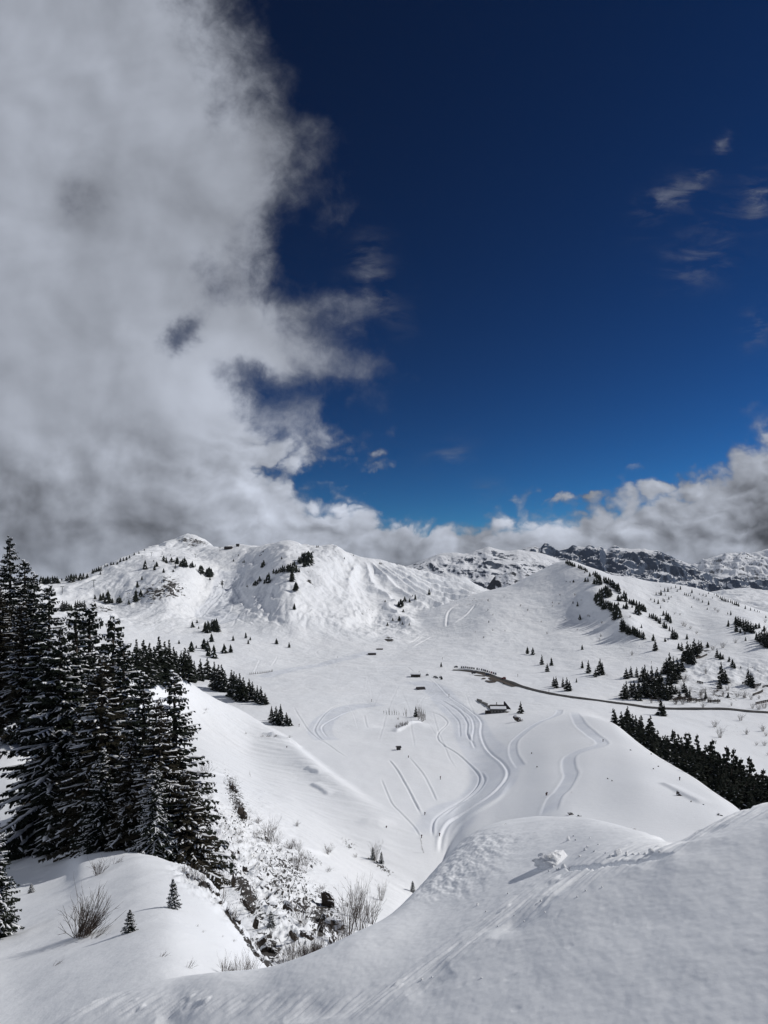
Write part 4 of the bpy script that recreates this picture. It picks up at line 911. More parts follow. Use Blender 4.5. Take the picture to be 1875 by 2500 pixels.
add(cr(*P8, [(735,205,260),(690,200,240),(760,225,280),(800,250,310),(840,255,340),(870,270,350),(900,290,360),(940,300,370),(990,310,380),(1020,330,400),(1060,340,420),(1095,345,430),(1130,370,450),(820,270,330),(1250,420,495),(1345,460,520),(1420,485,530),(1470,505,545),(1505,525,555),(1620,605,655)]), 'trees of the right skyline row', 'small dark tree in the row along the right-hand skyline', 'roundish', 600)
add(cr(*P8, [(935,535,590),(990,515,605)]), 'two trees above the dark wood', 'one of two trees just above the dark wood at the right edge', 'roundish', 500)
add(cr(*P8, [(945,680,810)]), None, 'broad lone tree left of the dark wood at the right edge', 'roundish', 500)
add(cr(*P8, [(1080,610,760),(1120,610,800),(1160,625,820),(1210,640,850),(1260,660,890),(1300,680,900),(1350,700,920),(1390,740,930),(1440,740,850),(1500,730,840),(1080,770,900),(1160,830,925),(1100,800,905),(1590,780,900),(1450,900,1050),(1500,880,1080),(1550,850,1110),(1600,850,1150),(1640,870,1190),(1690,880,1200)]), 'trees of the dark wood at the right edge', 'black-looking tree in the dense wood high at the right edge', 'midd', 450)
add(cr(*P8, [(1245,900,950),(1255,1000,1065)]), 'tiny trees under the edge wood', 'tiny tree below the dense wood at the right edge', 'low', 450)
add(cr(*P8, [(200,930,1040),(570,1080,1190)]), 'lone pointed trees above the middle wood', 'small pointed tree standing alone beside the top of the middle wood', 'midd', 400)
add(cr(*P8, [(740,1190,1370),(800,1260,1400),(850,1300,1400),(960,1340,1440),(1020,1390,1540),(1060,1450,1560),(1170,1510,1560)]), 'trees right of the middle wood', 'dark tree in the little clumps right of the middle wood', 'midd', 400)
P6 = (1250, 1250, .3767)
add(cr(*P6, [(1080,845,890),(1100,840,900),(1135,830,960),(1155,850,980),(1180,815,920),(1210,825,920),(1225,830,900),(1110,880,970),(1170,880,990),(1145,880,985),(1195,850,940)]), 'trees at the top of the middle wood', 'dark spruce at the top end of the middle wood above the road', 'midd', 380)
add(cr(*P6, [(985,965,1050),(1020,905,1050),(1045,930,1070),(1070,940,1080),(1100,950,1030),(1000,940,1040),(1030,960,1100),(1060,1030,1110)]), 'trees in the heart of the middle wood', 'dark spruce in the steep middle of the wood above the road', 'midd', 380)
add(cr(*P6, [(740,1005,1080),(770,995,1070),(808,1000,1070),(860,985,1090),(845,1000,1100),(905,990,1130),(940,1000,1150),(965,1020,1180),(880,1020,1130),(1010,1050,1120),(1030,1060,1180),(740,1090,1205),(770,1090,1190),(790,1085,1200),(820,1080,1220),(850,1075,1200),(870,1090,1200),(895,1110,1200),(920,1120,1210),(950,1110,1200),(980,1110,1210),(1000,1100,1220),(1025,1130,1210),(1060,1120,1180),(1085,1150,1210),(1115,1090,1170),(1130,1120,1200),(1150,1150,1215),(725,1110,1210),(925,1060,1190)]), 'trees of the lower middle wood', 'snow-dusted dark spruce in the lower part of the wood just above the road', 'midd', 350)
add(cr(*P6, [(965,1195,1320),(985,1240,1322)]), 'pair of spruces across the road line', 'one of two spruces standing in front of the road below the middle wood', 'midd', 300)
add(cr(*P6, [(1040,1405,1455)]), None, 'small spruce below the road, right of the pair', 'midd', 300)
add(cr(*P6, [(100,870,920),(135,875,925)]), 'twin trees', 'one of the twin spruces highest on the open slope above the road', 'midd', 400)
add(cr(*P6, [(193,920,990)]), None, 'broad spruce below the twin spruces on the open slope', 'midd', 400)
add(cr(*P6, [(228,975,1035)]), None, 'small dark spruce lowest of the left scatter above the road', 'midd', 400)
add(cr(*P6, [(255,940,995)]), None, 'pale thin spruce right of the broad one on the open slope', 'midd', 400)
add(cr(*P6, [(455,960,1012),(495,955,1045),(570,945,1055),(585,970,1055),(540,1010,1070)]), 'open-slope group of five', 'pointed spruce in the loose group of five on the open slope above the road', 'midd', 400)
add(cr(*P6, [(285,1060,1140),(270,1065,1130),(330,1065,1135),(355,1065,1160),(372,1090,1160)]), 'clumps beside the road', 'spruce in the two clumps standing right above the bend of the road', 'midd', 400)
add(cr(*P6, [(418,1075,1105)]), None, 'small spruce on a bare stem right of the roadside clumps', 'midd', 400)
add(cr(*P6, [(655,1268,1300)]), None, 'small lone spruce at the upper tip of the ravine wood', 'midd', 250)
add(cr(*P6, [(1355,965,1100),(1380,1010,1110),(1345,1080,1145)]), 'tall spruces right of the wood', 'tall spruce in the group of three right of the middle wood', 'midd', 380)
add(cr(*P6, [(1530,1008,1120),(1560,1050,1140),(1548,1030,1130)]), 'spruces near the right edge', 'spruce in the pointed clump near the right edge above the road', 'midd', 380)
add(cr(*P6, [(1255,1150,1210),(1400,1165,1205)]), 'small spruces in the scrub', 'small spruce in the scrub right of the middle wood', 'midd', 350)
add([(1271, 1711, 1742)], None, 'dark spruce beside the terrace of the long chalet', 'midd', 300)
add([(1015, 1723, 1750)], None, 'dark spruce among the pale bare trees on the snow island', 'midd', 300)
add([(1078, 1651, 1659)], None, 'tiny tree by the track left of the parked cars', 'low', 300)
# the wood in the ravine behind the smooth shoulder
edge = [(1492, 1765, 330), (1540, 1800, 300), (1590, 1836, 272), (1640, 1866, 246), (1700, 1903, 219), (1755, 1943, 198), (1800, 1975, 184), (1900, 2050, 160)]
topl = [(1498, 1738), (1530, 1733), (1552, 1738), (1575, 1748), (1592, 1746), (1610, 1775), (1630, 1788), (1668, 1790), (1687, 1772), (1700, 1780), (1722, 1793), (1750, 1818), (1774, 1824), (1800, 1838), (1830, 1855), (1858, 1874), (1900, 1880)]
rn = random.Random(99); TREES = []
for k in range(5):
    px = 1500 + k*3.0 + (0 if k < 3 else 20)
    while px < 1905:
        ey = np.interp(px, [e[0] for e in edge], [e[1] for e in edge]); eY = np.interp(px, [e[0] for e in edge], [e[2] for e in edge])
        ty = np.interp(px, [t[0] for t in topl], [t[1] for t in topl])
        Y = eY * (1.035 + .055*k + rn.uniform(-.012, .012))
        top = ey - 34 + (ty - ey + 34) * ((k + .6)/4.6)**.8 + rn.choice((-16, -8, -3, 4, 10, 20, 30)) * rn.uniform(.6, 1.1)
        z = zat(px, Y); h = (HOR - top)/F_*Y - z
        if 4 < h < 40: TREES.append((h/Y*F_, px, Y, z, h, 'trees of the ravine wood', 'tall dark spruce packed in the ravine wood at the lower right', 'midd'))
        px += rn.uniform(15, 22)
for a, b, c, grp, lb, fam, ymin in SPOTS:
    p = ground(a, c, ymin); h = (c - b)/F_*p.y*(1.15 if fam == 'low' else 1.0)
    p0 = p.y if p.y else 1; TREES.append((c - b, a, p.y, p.z, h, grp, lb, fam))
TREES.sort(key=lambda t: -t[0])
N_IND = 300 - 23
rest = MB()
for i, (hp, px, Y, z, h, grp, lb, fam) in enumerate(TREES):
    X = (px - W_/2)/F_*Y; rn2 = random.Random(int(px*7) + i)
    pool = {'mid': MID, 'midd': MIDD, 'low': LOW, 'round': ROUND, 'roundish': LOW + ROUND[:2]}[fam]
    me = rn2.choice(pool); rz = rn2.uniform(0, 6.28); s = max(h, 1.0)/10.0
    w = s * rn2.uniform(.95, 1.3) * (1.6 if fam == 'low' else 1.0)
    if fam == 'mid' or fam == 'midd': w *= 1.5 if grp and ('middle wood' in grp or 'edge' in grp) else (1.6 if fam == 'mid' else 1.35)
    if grp and 'ravine' in grp: w *= 1.25
    if i < N_IND:
        if grp == 'trees of the ravine wood':
            k_ = 0 if px < 1620 else (1 if px < 1760 else 2)
            grp = ['upper end of the ravine wood', 'middle of the ravine wood', 'lower end of the ravine wood'][k_]
            lb = ['dark spruce at the narrow upper end of the ravine wood by the road', 'tall dark spruce packed in the middle of the ravine wood', 'tall dark spruce at the lower right end of the ravine wood by the frame edge'][k_]
        o = bpy.data.objects.new('spruce_tree', me); C.objects.link(o)
        o.location = (X, Y, z - .02*h); o.scale = (w, w, s*1.02); o.rotation_euler = (0, 0, rz)
        tag(o, lb, 'spruce tree', grp)
    else:
        ca, sa = math.cos(rz), math.sin(rz); n0 = len(rest.v)
        me2 = LOW[i % 5] if fam != 'round' else ROUND[i % 3]
        for v in me2.vertices:
            x, y, zz = v.co; rest.v.append((X + (x*ca - y*sa)*w, Y + (x*sa + y*ca)*w, z + zz*s))
        for f in me2.polygons: rest.f.append(tuple(n0 + q for q in f.vertices)); rest.mi.append(f.material_index)
if rest.v:
    o = rest.build('distant_trees', [M_NEEDLE, M_BARK, M_SNOW])
    tag(o, 'specks of distant trees sprinkled over the far snowy mountainsides', 'trees', kind='stuff')
print('TREES', len(TREES), 'individual', min(N_IND, len(TREES)))
# ------------------------------------------------------------------ rock outcrops with snow on their ledges
def rock_mat():
    m, nt, b, g = new_mat('cliff_rock')
    ge = nt.nodes.new('ShaderNodeNewGeometry'); pos = ge.outputs['Position']; nz = g.sep(ge.outputs['Normal'])[2]
    n = g.noise(pos, 1.6, 6, .65, .4)
    mask = g.sm(g.add(nz, g.mul(g.sub(n, .5), 1.5)), .40, .52)
    rc = g.mixc(g.noise(pos, 2.5, 6, .6), (.016, .014, .013, 1), (.085, .068, .055, 1))
    nt.links.new(g.mixc(mask, rc, (.82, .84, .88, 1)), b.inputs['Base Color']); b.inputs['Roughness'].default_value = .8; b.inputs['Specular IOR Level'].default_value = .15
    nt.links.new(bump(nt, n, .7, .25), b.inputs['Normal']); return m
M_ROCK = rock_mat()
def rock_mesh(seed, n=14, lobes=5):
    """an outcrop: several cleaved, overlapping blocks strung along a slanting bed"""
    rn = np.random.RandomState(seed); VV = []; Fc = []; n0 = 0
    for L in range(lobes):
        V = []
        for i in range(n + 1):
            th = math.pi * i / n
            for j in range(n*2):
                ph = math.pi * j / n; V.append((math.sin(th)*math.cos(ph), math.sin(th)*math.sin(ph), math.cos(th)))
        V = np.array(V); o = rn.rand(3) * 50
        d = fbm(V[:, 0]*1.6 + o[0] + V[:, 2]*.9, V[:, 1]*1.6 + V[:, 2]*1.3 + o[1], 4, seed + L, .5, True) * .45
        V = V * (1 + d)[:, None]
        for q in range(8):
            nrm = rn.randn(3); nrm[2] *= .6; nrm /= np.linalg.norm(nrm); k = rn.uniform(.5, .9); dd = V @ nrm; over = np.maximum(dd - k, 0); V = V - over[:, None] * nrm * .92
        t = 0 if lobes == 1 else L/(lobes - 1)*2 - 1; sc_ = 1.0 if lobes == 1 else rn.uniform(.35, .62) * (1.15 - .4*abs(t))
        V = V * sc_ * np.array([1, 1, rn.uniform(.8, 1.25)]) + (0 if lobes == 1 else np.array([t*.55 + rn.uniform(-.15, .15), rn.uniform(-.25, .25), -t*.5 + rn.uniform(-.15, .15)]))
        VV.append(V)
        for i in range(n):
            for j in range(n*2):
                a = n0 + i*2*n + j; b = n0 + i*2*n + (j+1) % (2*n); Fc.append((a, b, b + 2*n, a + 2*n))
        n0 += len(V)
    me = bpy.data.meshes.new('rock'); me.from_pydata([tuple(v) for v in np.concatenate(VV)], [], Fc); me.materials.append(M_ROCK); me.update(); return me
ROCKS = [rock_mesh(700 + i) for i in range(6)]
rr_ = random.Random(5)
def rock(px, py, w, h, label, ymin=1.2, name='rock_outcrop', cat='rock outcrop', group=None, ymax=2300, rz=None):
    p = ground(px, py, ymin, ymax); k = p.y / F_
    o = bpy.data.objects.new(name, ROCKS[rr_.randrange(6)]); C.objects.link(o)
    o.location = (p.x, p.y + w*k*.2, p.z + h*k*.12); o.scale = (w*k*.66, w*k*.45, h*k*.62); o.rotation_euler = (rr_.uniform(-.3, .3), rr_.uniform(-.3, .3), rr_.uniform(-.7, .7) if rz is None else rz)
    tag(o, label, cat, group); return o
GR = 'dark rock outcrops on the steep snow slope'
for px, py, w, h, lb in [
    (570, 1932, 16, 30, 'slim dark rock with a shrub on top, upper right of the near spruces'),
    (592, 1998, 24, 40, 'dark squarish rock below the slim one on the snow slope'),
    (527, 1981, 13, 16, 'little dark rock between the rightmost near spruce and the slope rocks'),
    (800, 2215, 34, 52, 'tall rock pinnacle with a snow cap above the bare bushes'),
    (808, 2262, 54, 34, 'wide dark rock at the foot of the tall pinnacle'),
    (700, 2222, 26, 26, 'dark undercut rock left of the tall pinnacle'),
    (718, 2298, 18, 44, 'upright dark rock left of the bushes'),
    (748, 2290, 30, 26, 'broad low rock between two upright ones'),
    (782, 2276, 13, 50, 'narrow dark rock rib under the pinnacle'),
    (776, 2325, 30, 22, 'dark rock half behind the foreground snow, under the pinnacle'),
    (655, 2325, 44, 46, 'large dark rock at the bottom of the gully, near the foreground crest'),
    (625, 2268, 16, 40, 'thin steep rock above the large gully rock'),
    (570, 2165, 14, 44, 'leaning dark rock slab at the edge of the near snow knoll'),
    (603, 2222, 13, 40, 'second leaning slab lower on the knoll edge'),
    (600, 2128, 14, 20, 'dark rock in the middle of the speckled slope'),
    (652, 2170, 10, 12, 'small dark rock right of the speckled slope middle'),
    (665, 2212, 24, 10, 'flat ledge of rock with a snow roof'),
    (760, 2118, 8, 9, 'pebble-like dark rock on the open snow by the ledge shrubs')]:
    rock(px, py, w, h, lb, 25, group=GR, ymax=215)
rnn = random.Random(17)
for i in range(40):
    t = rnn.random(); px = 540 + t*190 + rnn.gauss(0, 26); py = 2080 + t*200 + rnn.gauss(0, 28)
    if i > 30: px = 660 + rnn.random()*190; py = 2190 + rnn.random()*120
    s = rnn.uniform(3, 8)
    rock(px, py, s*rnn.uniform(.8, 1.6), s*rnn.uniform(.8, 1.8), 'small dark stone poking through the speckled snow of the steep slope', 30, 'small_rock', 'rock', 'small stones poking through the slope snow', 215)
rock(1266, 1762, 19, 24, 'grey-green boulder with a snow cap below the chalet', 250, 'boulder', 'boulder', ymax=480)
rock(1660, 1943, 12, 16, 'lone dark boulder on the smooth right-hand shoulder', 100, 'boulder', 'boulder', ymax=330)
rock(1394, 1990, 15, 8, 'flat dark stone showing over the top of the foreground dome', 60, 'small_rock', 'rock')
rock(1415, 1993, 8, 5, 'small stone right of the flat one over the foreground dome', 60, 'small_rock', 'rock')
rock(1545, 2026, 24, 7, 'long thin dark stone over the right part of the foreground dome', 60, 'small_rock', 'rock')
rock(1760, 1992, 14, 7, 'dark flat stone on the shoulder beside the foreground slope', 60, 'small_rock', 'rock')
for k, (px, py) in enumerate([(1540, 1832), (1590, 1842), (1608, 1872), (1596, 1878), (1484, 1902), (1495, 1907), (1298, 1840), (1312, 1873), (1688, 1958), (1718, 1965)]):
    rock(px, py, 3.6, 4.0, 'tiny dark stone dotting the smooth right-hand shoulder', 100, 'small_rock', 'rock', 'tiny stones on the shoulder', 360)

# ------------------------------------------------------------------ bare shrubs and saplings
def shrub_mesh(seed, n=40, spread=.9, lean=(0, 0), fork=3, mat=None, thick=1.0, tall=1.0):
    rn = random.Random(seed); m = MB()
    def grow(p, d, L, r, lv):
        q = p + d*L*.5 + Vector((rn.gauss(0, .04), rn.gauss(0, .04), .02))*L; e = q + (d + Vector((0, 0, .12)))*L*.5
        m.tube([p, q, e], [r, r*.75, r*.35], 3, cap=False)
        if lv < fork:
            for _ in range(rn.choice((1, 2, 2, 3))):
                s = rn.uniform(.35, .95); b = p.lerp(e, s)
                nd = (d + Vector((rn.gauss(0, .42), rn.gauss(0, .42), rn.gauss(0, .25) + .1))).normalized(); grow(b, nd, L*rn.uniform(.35, .62), r*.6, lv + 1)
    for i in range(n):
        a = rn.uniform(0, 6.28); sp = abs(rn.gauss(0, .55))*spread
        d = Vector((math.cos(a)*sp + lean[0], math.sin(a)*sp + lean[1], tall)).normalized()
        grow(Vector((math.cos(a)*rn.uniform(0, .22), math.sin(a)*rn.uniform(0, .22), -.12)), d, rn.uniform(.55, 1.05), .009*thick*rn.uniform(.7, 1.2), 1)
    return m.mesh('bare_shrub', [mat or M_TWIG])
SH = [shrub_mesh(1, 85, 1.15, (.35, 0), thick=1.15), shrub_mesh(2, 26, 1.0, thick=1.1), shrub_mesh(3, 24, .9, thick=1.4), shrub_mesh(4, 14, .8, (.3, 0), 2, thick=1.2)]
SHT = [shrub_mesh(7, 7, .5, fork=5, thick=1.7), shrub_mesh(8, 8, .25, fork=4, thick=3.0, mat=M_TWIG_P), shrub_mesh(9, 22, .75, fork=4, thick=1.3)]
rs = random.Random(3)
def shrub(px, py, hpx, wf, me, label, group=None, ymin=1.2, ymax=2300, tilt=0.0, name='bare_shrub', cat='shrub'):
    p = ground(px, py, ymin, ymax); s = hpx/F_*p.y
    o = bpy.data.objects.new(name, me); C.objects.link(o); o.location = p; s *= .82; wf *= 1.35 if me in SHT else 1.0; o.scale = (s*wf, s*wf, s); o.rotation_euler = (0, tilt, rs.uniform(-.4, .4))
    tag(o, label, cat, group); return o
shrub(200, 2285, 118, .85, SH[0], 'large leafless shrub fanning out of the snow at lower left', ymin=8, ymax=60, tilt=.12)
shrub(232, 2290, 60, 1.0, SH[3], 'low sprawling twigs at the right foot of the large leafless shrub', ymin=8, ymax=60, tilt=.7)
shrub(135, 2357, 34, .9, SH[3], 'small tuft of twigs leaning right, alone on the snow at lower left', ymin=5, ymax=60, tilt=.75)
shrub(460, 2362, 34, .8, SH[3], 'thin twig tuft at the lower middle of the near knoll', ymin=5, ymax=60, tilt=.3)
shrub(395, 2335, 22, 1.4, SH[3], 'barely visible twigs left of the thin tuft on the near knoll', ymin=5, ymax=60, tilt=.5)
shrub(283, 2108, 38, 1.0, SH[3], 'long bent twigs at the foot of the near spruce stand', ymin=20, ymax=70, tilt=.6)
shrub(240, 2135, 36, 1.3, SH[2], 'snow-caught brown bush at the foot of the near spruce stand', ymin=20, ymax=70)
shrub(533, 2150, 118, .50, SHT[0], 'bare branchy shrub right beside the rightmost near spruce', ymin=30, ymax=80)
shrub(500, 1893, 36, .9, SH[1], 'small bare shrub where the stand meets the open slope', ymin=60, ymax=320)
shrub(568, 1922, 26, 1.0, SH[1], 'bare shrub growing on the slim slope rock', ymin=60, ymax=260)
shrub(655, 2056, 58, .55, SHT[2], 'dense upright brown shrub on the crest of the snow slope', ymin=60, ymax=320)
shrub(676, 2060, 30, .9, SH[1], 'low brown scrub at the right foot of the dense upright shrub', ymin=60, ymax=320)
shrub(728, 2078, 26, .9, SH[1], 'bare scrub clump right of the dense upright shrub', ymin=60, ymax=320)
shrub(745, 2112, 34, .9, SH[1], 'spiky scrub below the bare scrub clump on the slope', ymin=60, ymax=320)
shrub(915, 2100, 46, .45, SHT[2], 'upright shrub with small firs on the far edge of the slope', ymin=100, ymax=300)
shrub(930, 2198, 48, .42, SHT[2], 'leafless leaning shrub alone near the foreground crest', ymin=90, ymax=300)
shrub(615, 2225, 64, .6, SHT[0], 'thin bare sapling clump among the slope stones', ymin=25, ymax=220)
shrub(740, 2260, 48, .9, SH[1], 'bare twigs beside the ledge left of the pinnacle', ymin=25, ymax=220)
for px, py, h, w, lb in [(850, 2285, 120, .42, 'left tall bush of the bare thicket by the foreground crest'), (880, 2275, 96, .5, 'middle bush of the bare thicket by the foreground crest'), (868, 2240, 100, .4, 'rearmost slender bush of the bare thicket by the foreground crest'),
                         (905, 2255, 66, .6, 'right low bush of the bare thicket by the foreground crest'), (825, 2310, 80, .6, 'left low bush of the bare thicket beside the wide dark rock')]:
    shrub(px, py, h, w, SHT[2], lb, 'bare bushes of the thicket by the foreground crest', 25, 220)
for px, py, h, w in [(548, 2385, 50, .6), (562, 2388, 38, .7), (585, 2388, 62, .5), (603, 2385, 56, .6), (620, 2380, 44, .7), (690, 2360, 50, .8), (712, 2354, 66, .7), (735, 2348, 52, .8), (765, 2335, 58, .7), (800, 2320, 50, .8)]:
    shrub(px, py, h, w, SH[rs.randrange(3)], 'bare twiggy bush sticking up behind the foreground snow crest', 'twigs behind the foreground crest', 12, 60)
for i in range(34):
    t = rs.random(); px = 470 + t*420 + rs.gauss(0, 22); py = 1905 + t*300 + rs.gauss(0, 34)
    shrub(px, py, rs.uniform(9, 20), rs.uniform(.9, 1.8), SH[rs.randrange(1, 4)], 'little tuft of bare twigs on the speckled steep slope', 'small twig tufts on the steep slope', 30, 330)
for i in range(16):
    shrub(rs.uniform(480, 720), rs.uniform(1700, 1800) if i % 3 else rs.uniform(2250, 2330), rs.uniform(5, 9), 1.6, SH[3], 'faint twigs breaking the smooth snow', 'faint twigs in the snow', 12, 330)
for px, py in [(452, 2128), (478, 2142), (500, 2156), (520, 2176), (538, 2198), (556, 2222), (572, 2246), (590, 2274), (606, 2298), (622, 2318), (640, 2340)]:
    shrub(px + rs.uniform(-6, 6), py + rs.uniform(0, 8), rs.uniform(14, 40), rs.uniform(.6, 1.0), SH[rs.randrange(1, 4)], 'bare twigs growing along the broken rim of the near snow knoll', 'twigs along the rim of the near knoll', 12, 70)
    rock(px + rs.uniform(-3, 8), py + rs.uniform(4, 12), rs.uniform(8, 18), rs.uniform(6, 16), 'dark stone showing along the broken rim of the near snow knoll', 12, 'small_rock', 'rock', 'stones along the rim of the near knoll', 60)
# snow island with pale birches
for px, py, h in [(937, 1742, 11), (943, 1745, 14), (950, 1746, 22), (957, 1745, 13), (963, 1745, 17), (968, 1745, 14), (974, 1746, 11), (991, 1750, 26), (985, 1748, 12)]:
    shrub(px, py, h, .26, SHT[1], 'thin pale bare tree in the sparse row on the snow island', 'sparse pale trees on the snow island', 250, 460, name='bare_tree', cat='bare tree')
for px, py, h in [(1020, 1752, 34), (1024, 1755, 37), (1028, 1758, 38), (1033, 1760, 36), (1037, 1758, 28), (1021, 1758, 24), (1030, 1762, 26)]:
    shrub(px, py, h, .26, SHT[1], 'tall pale bare tree packed in the clump on the snow island', 'pale tree clump on the snow island', 250, 460, name='bare_tree', cat='bare tree')
for px, py, h in [(968, 1777, 10), (974, 1776, 9), (982, 1773, 12), (989, 1771, 11), (994, 1769, 10), (978, 1770, 8), (972, 1757, 6)]:
    shrub(px, py, h, 1.0, SH[2], 'low dark scrub on the near slope of the snow island', 'low scrub on the snow island', 200, 460)
# scrub around the right-hand slopes
for i in range(60):
    if i < 36: px = rs.uniform(1640, 1870); py = 1690 + rs.gauss(0, 22) + (px - 1640)*.03
    elif i < 50: px = rs.uniform(1590, 1760); py = 1715 + rs.gauss(0, 3)
    else: px = rs.uniform(1690, 1880); py = rs.uniform(1755, 1850)
    shrub(px, py, rs.uniform(8, 19), rs.uniform(.6, 1.0), SHT[2] if i % 2 else SH[2], 'bare bush in the thin scrub of the right-hand slope by the road', 'bare bushes of the right-hand slope', 250, 700)
shrub(1757, 1801, 28, .55, SHT[2], 'round lone bare bush on the snow right of the ravine wood', ymin=250, ymax=600)
shrub(1543, 1600, 12, .8, SH[2], 'small dark bush with a shadow above the middle wood', ymin=350, ymax=900)
for px, py, h in [(1667, 1528, 12), (1672, 1530, 10), (1685, 1536, 9), (1700, 1548, 9), (1752, 1495, 9), (1745, 1490, 8), (1868, 1540, 12), (1764, 1582, 16), (1795, 1570, 12), (1740, 1588, 14), (1660, 1502, 6), (1647, 1500, 6), (1868, 1520, 10)]:
    shrub(px, py, h, .7, SHT[2], 'faint leafless bush scattered on the upper right snowfield', 'leafless bushes on the upper right snowfield', 450, 1000)
for i in range(30):
    px = rs.uniform(1180, 1560); py = rs.uniform(1450, 1560) + (10 if px > 1450 else 0)
    shrub(px, py, rs.uniform(3.5, 7), .9, SH[2], 'speck of scrub on the grey face of the pyramid hill', 'specks of scrub on the pyramid hill', 450, 1000)
# small buried firs
_t, SAP, SAPS, _h = spruce_hi(77, 3.6, 1.05, .75, low=.05)
def small_fir(px, py, hpx, ws, label, ymin, ymax, tilt=0.0, v=3):
    p = ground(px, py, ymin, ymax); h = hpx/F_*p.y; me_t, h0 = _t, _h; r = empty('fir_sapling', p, 1.0); s = h/h0
    r.scale = (s*ws, s*ws, s*1.05); r.rotation_euler = (0, tilt, px)
    t = bpy.data.objects.new('trunk', me_t); C.objects.link(t); t.parent = r
    c = bpy.data.objects.new('crown', SAP); C.objects.link(c); c.parent = r
    q = bpy.data.objects.new('snow_load', SAPS); C.objects.link(q); q.parent = c
    tag(r, label, 'fir sapling')

small_fir(424, 2218, 66, 1.0, 'little buried fir with a pointed tip on the near snow knoll', 10, 60)
small_fir(316, 2276, 46, 1.5, 'snow-laden little fir right of the large leafless shrub', 10, 60, .35)
small_fir(76, 2180, 20, 1.6, 'tiny fir tip poking out of the snow at far left', 10, 60)
small_fir(662, 2262, 34, 1.3, 'small dark fir among the slope stones', 25, 220)
small_fir(931, 2108, 26, 1.0, 'small fir right of the upright shrub on the far slope edge', 90, 300)
small_fir(910, 2098, 28, .9, 'small fir inside the upright shrub on the far slope edge', 90, 300)
small_fir(1008, 2178, 25, 1.1, 'lone small fir at the gully end near the foreground crest', 90, 300)

# ------------------------------------------------------------------ snow blocks in the foreground
def snow_lump(px, py, w, h, label, seed, name='snow_chunk', group=None, ymax=12):
    p = ground(px, py, 2.5, ymax); k = p.y/F_; me0 = rock_mesh(seed, 12 if w < 40 else 30, 1); me0.materials.clear(); me0.materials.append(M_SNOWC)
    me0.polygons.foreach_set('use_smooth', [True]*len(me0.polygons))
    o = bpy.data.objects.new(name, me0); C.objects.link(o); o.location = (p.x, p.y, p.z + h*k*.10); bs = 1.0 if w < 40 else 1.15; o.scale = (w*k*.42*bs, w*k*.40*bs, h*k*.45*bs); tag(o, label, 'snow block', group); return o
M_SNOWC = simple('broken_snow', (.82, .84, .88), (.88, .895, .92), 8, .6, .2, .5, .02)
snow_lump(1352, 2104, 84, 38, 'largest broken snow block lying on the foreground dome', 801, 'snow_block')
snow_lump(1388, 2052, 13, 18, 'little upright snow chip behind the largest snow block', 802)
snow_lump(1322, 2092, 18, 16, 'snow chip stuck to the left side of the largest block', 803)
snow_lump(1508, 2086, 24, 20, 'rough snow chunk right of the largest block', 804)
snow_lump(1590, 2082, 20, 13, 'crumbly snow chunk by the notch in the foreground crest', 805)
rc_ = random.Random(8)
for i, (px, py, w) in enumerate([(1435, 2068, 8), (1428, 2076, 9), (1450, 2080, 8), (1405, 2052, 7), (1440, 2047, 6), (1460, 2062, 6), (1415, 2092, 9), (1350, 2118, 12), (1362, 2124, 10), (1376, 2118, 14), (1390, 2120, 10), (1340, 2128, 7), (1530, 2087, 12), (1545, 2086, 9), (1560, 2085, 8), (1575, 2085, 9), (1610, 2080, 8), (1490, 2092, 8), (1478, 2084, 7), (1400, 2042, 6),
                                (1166, 2210, 8), (1186, 2226, 6), (1470, 2166, 6), (1430, 2175, 7), (1410, 2190, 6), (1320, 2200, 6), (1255, 2236, 6), (1215, 2262, 5), (1330, 2228, 6), (1175, 2388, 7), (1030, 2392, 8), (1055, 2386, 7), (1280, 2250, 6), (1240, 2182, 5)]):
    snow_lump(px, py, w, w*.8, 'crumb of broken snow strewn across the foreground slope', 810 + i % 8, group='crumbs of broken snow')

# ------------------------------------------------------------------ road, parking strip, cars
def ribbon(name, pts, hw, mat, lift=.12, ymin=200, sm=8, wf=None):
    P = smooth_poly([ground(a, b, ymin) for a, b in pts], sm); m = MB(); prev = None; L = len(P)
    nw = 5
    for i in range(L):
        a = P[max(i-1, 0)]; b = P[min(i+1, L-1)]; d = (b - a)/np.linalg.norm(b - a); n = np.array((-d[1], d[0])); w = hw*(wf(i/(L-1)) if wf else 1)
        row = []
        zs = [zxy(*(P[i] + n*w*(2*k/(nw-1) - 1))) for k in range(nw)]
        zz = max(zs)
        for k in range(nw):
            q = P[i] + n*w*(2*k/(nw-1) - 1); row.append((q[0], q[1], max(zs[k], zz - .25) + lift))
        if prev:
            for k in range(nw-1): m.quad(prev[k], row[k], row[k+1], prev[k+1])
        prev = row
    o = m.build(name, mat); return o
road = ribbon('road', [(1105, 1636), (1130, 1637), (1160, 1640), (1190, 1646), (1220, 1656), (1250, 1667), (1275, 1677), (1300, 1684), (1340, 1693), (1400, 1703), (1450, 1709), (1500, 1716), (1540, 1721), (1580, 1727), (1620, 1730), (1650, 1731), (1700, 1731), (1740, 1731), (1780, 1732), (1830, 1737), (1875, 1740), (1960, 1743)], 2.5, M_ASPH, .35)
road['kind'] = 'structure'
gr = ribbon('parking_area', [(1128, 1637), (1160, 1641), (1190, 1648), (1215, 1658), (1240, 1668), (1262, 1676)], 3.6, M_DIRT, .22); gr['kind'] = 'structure'
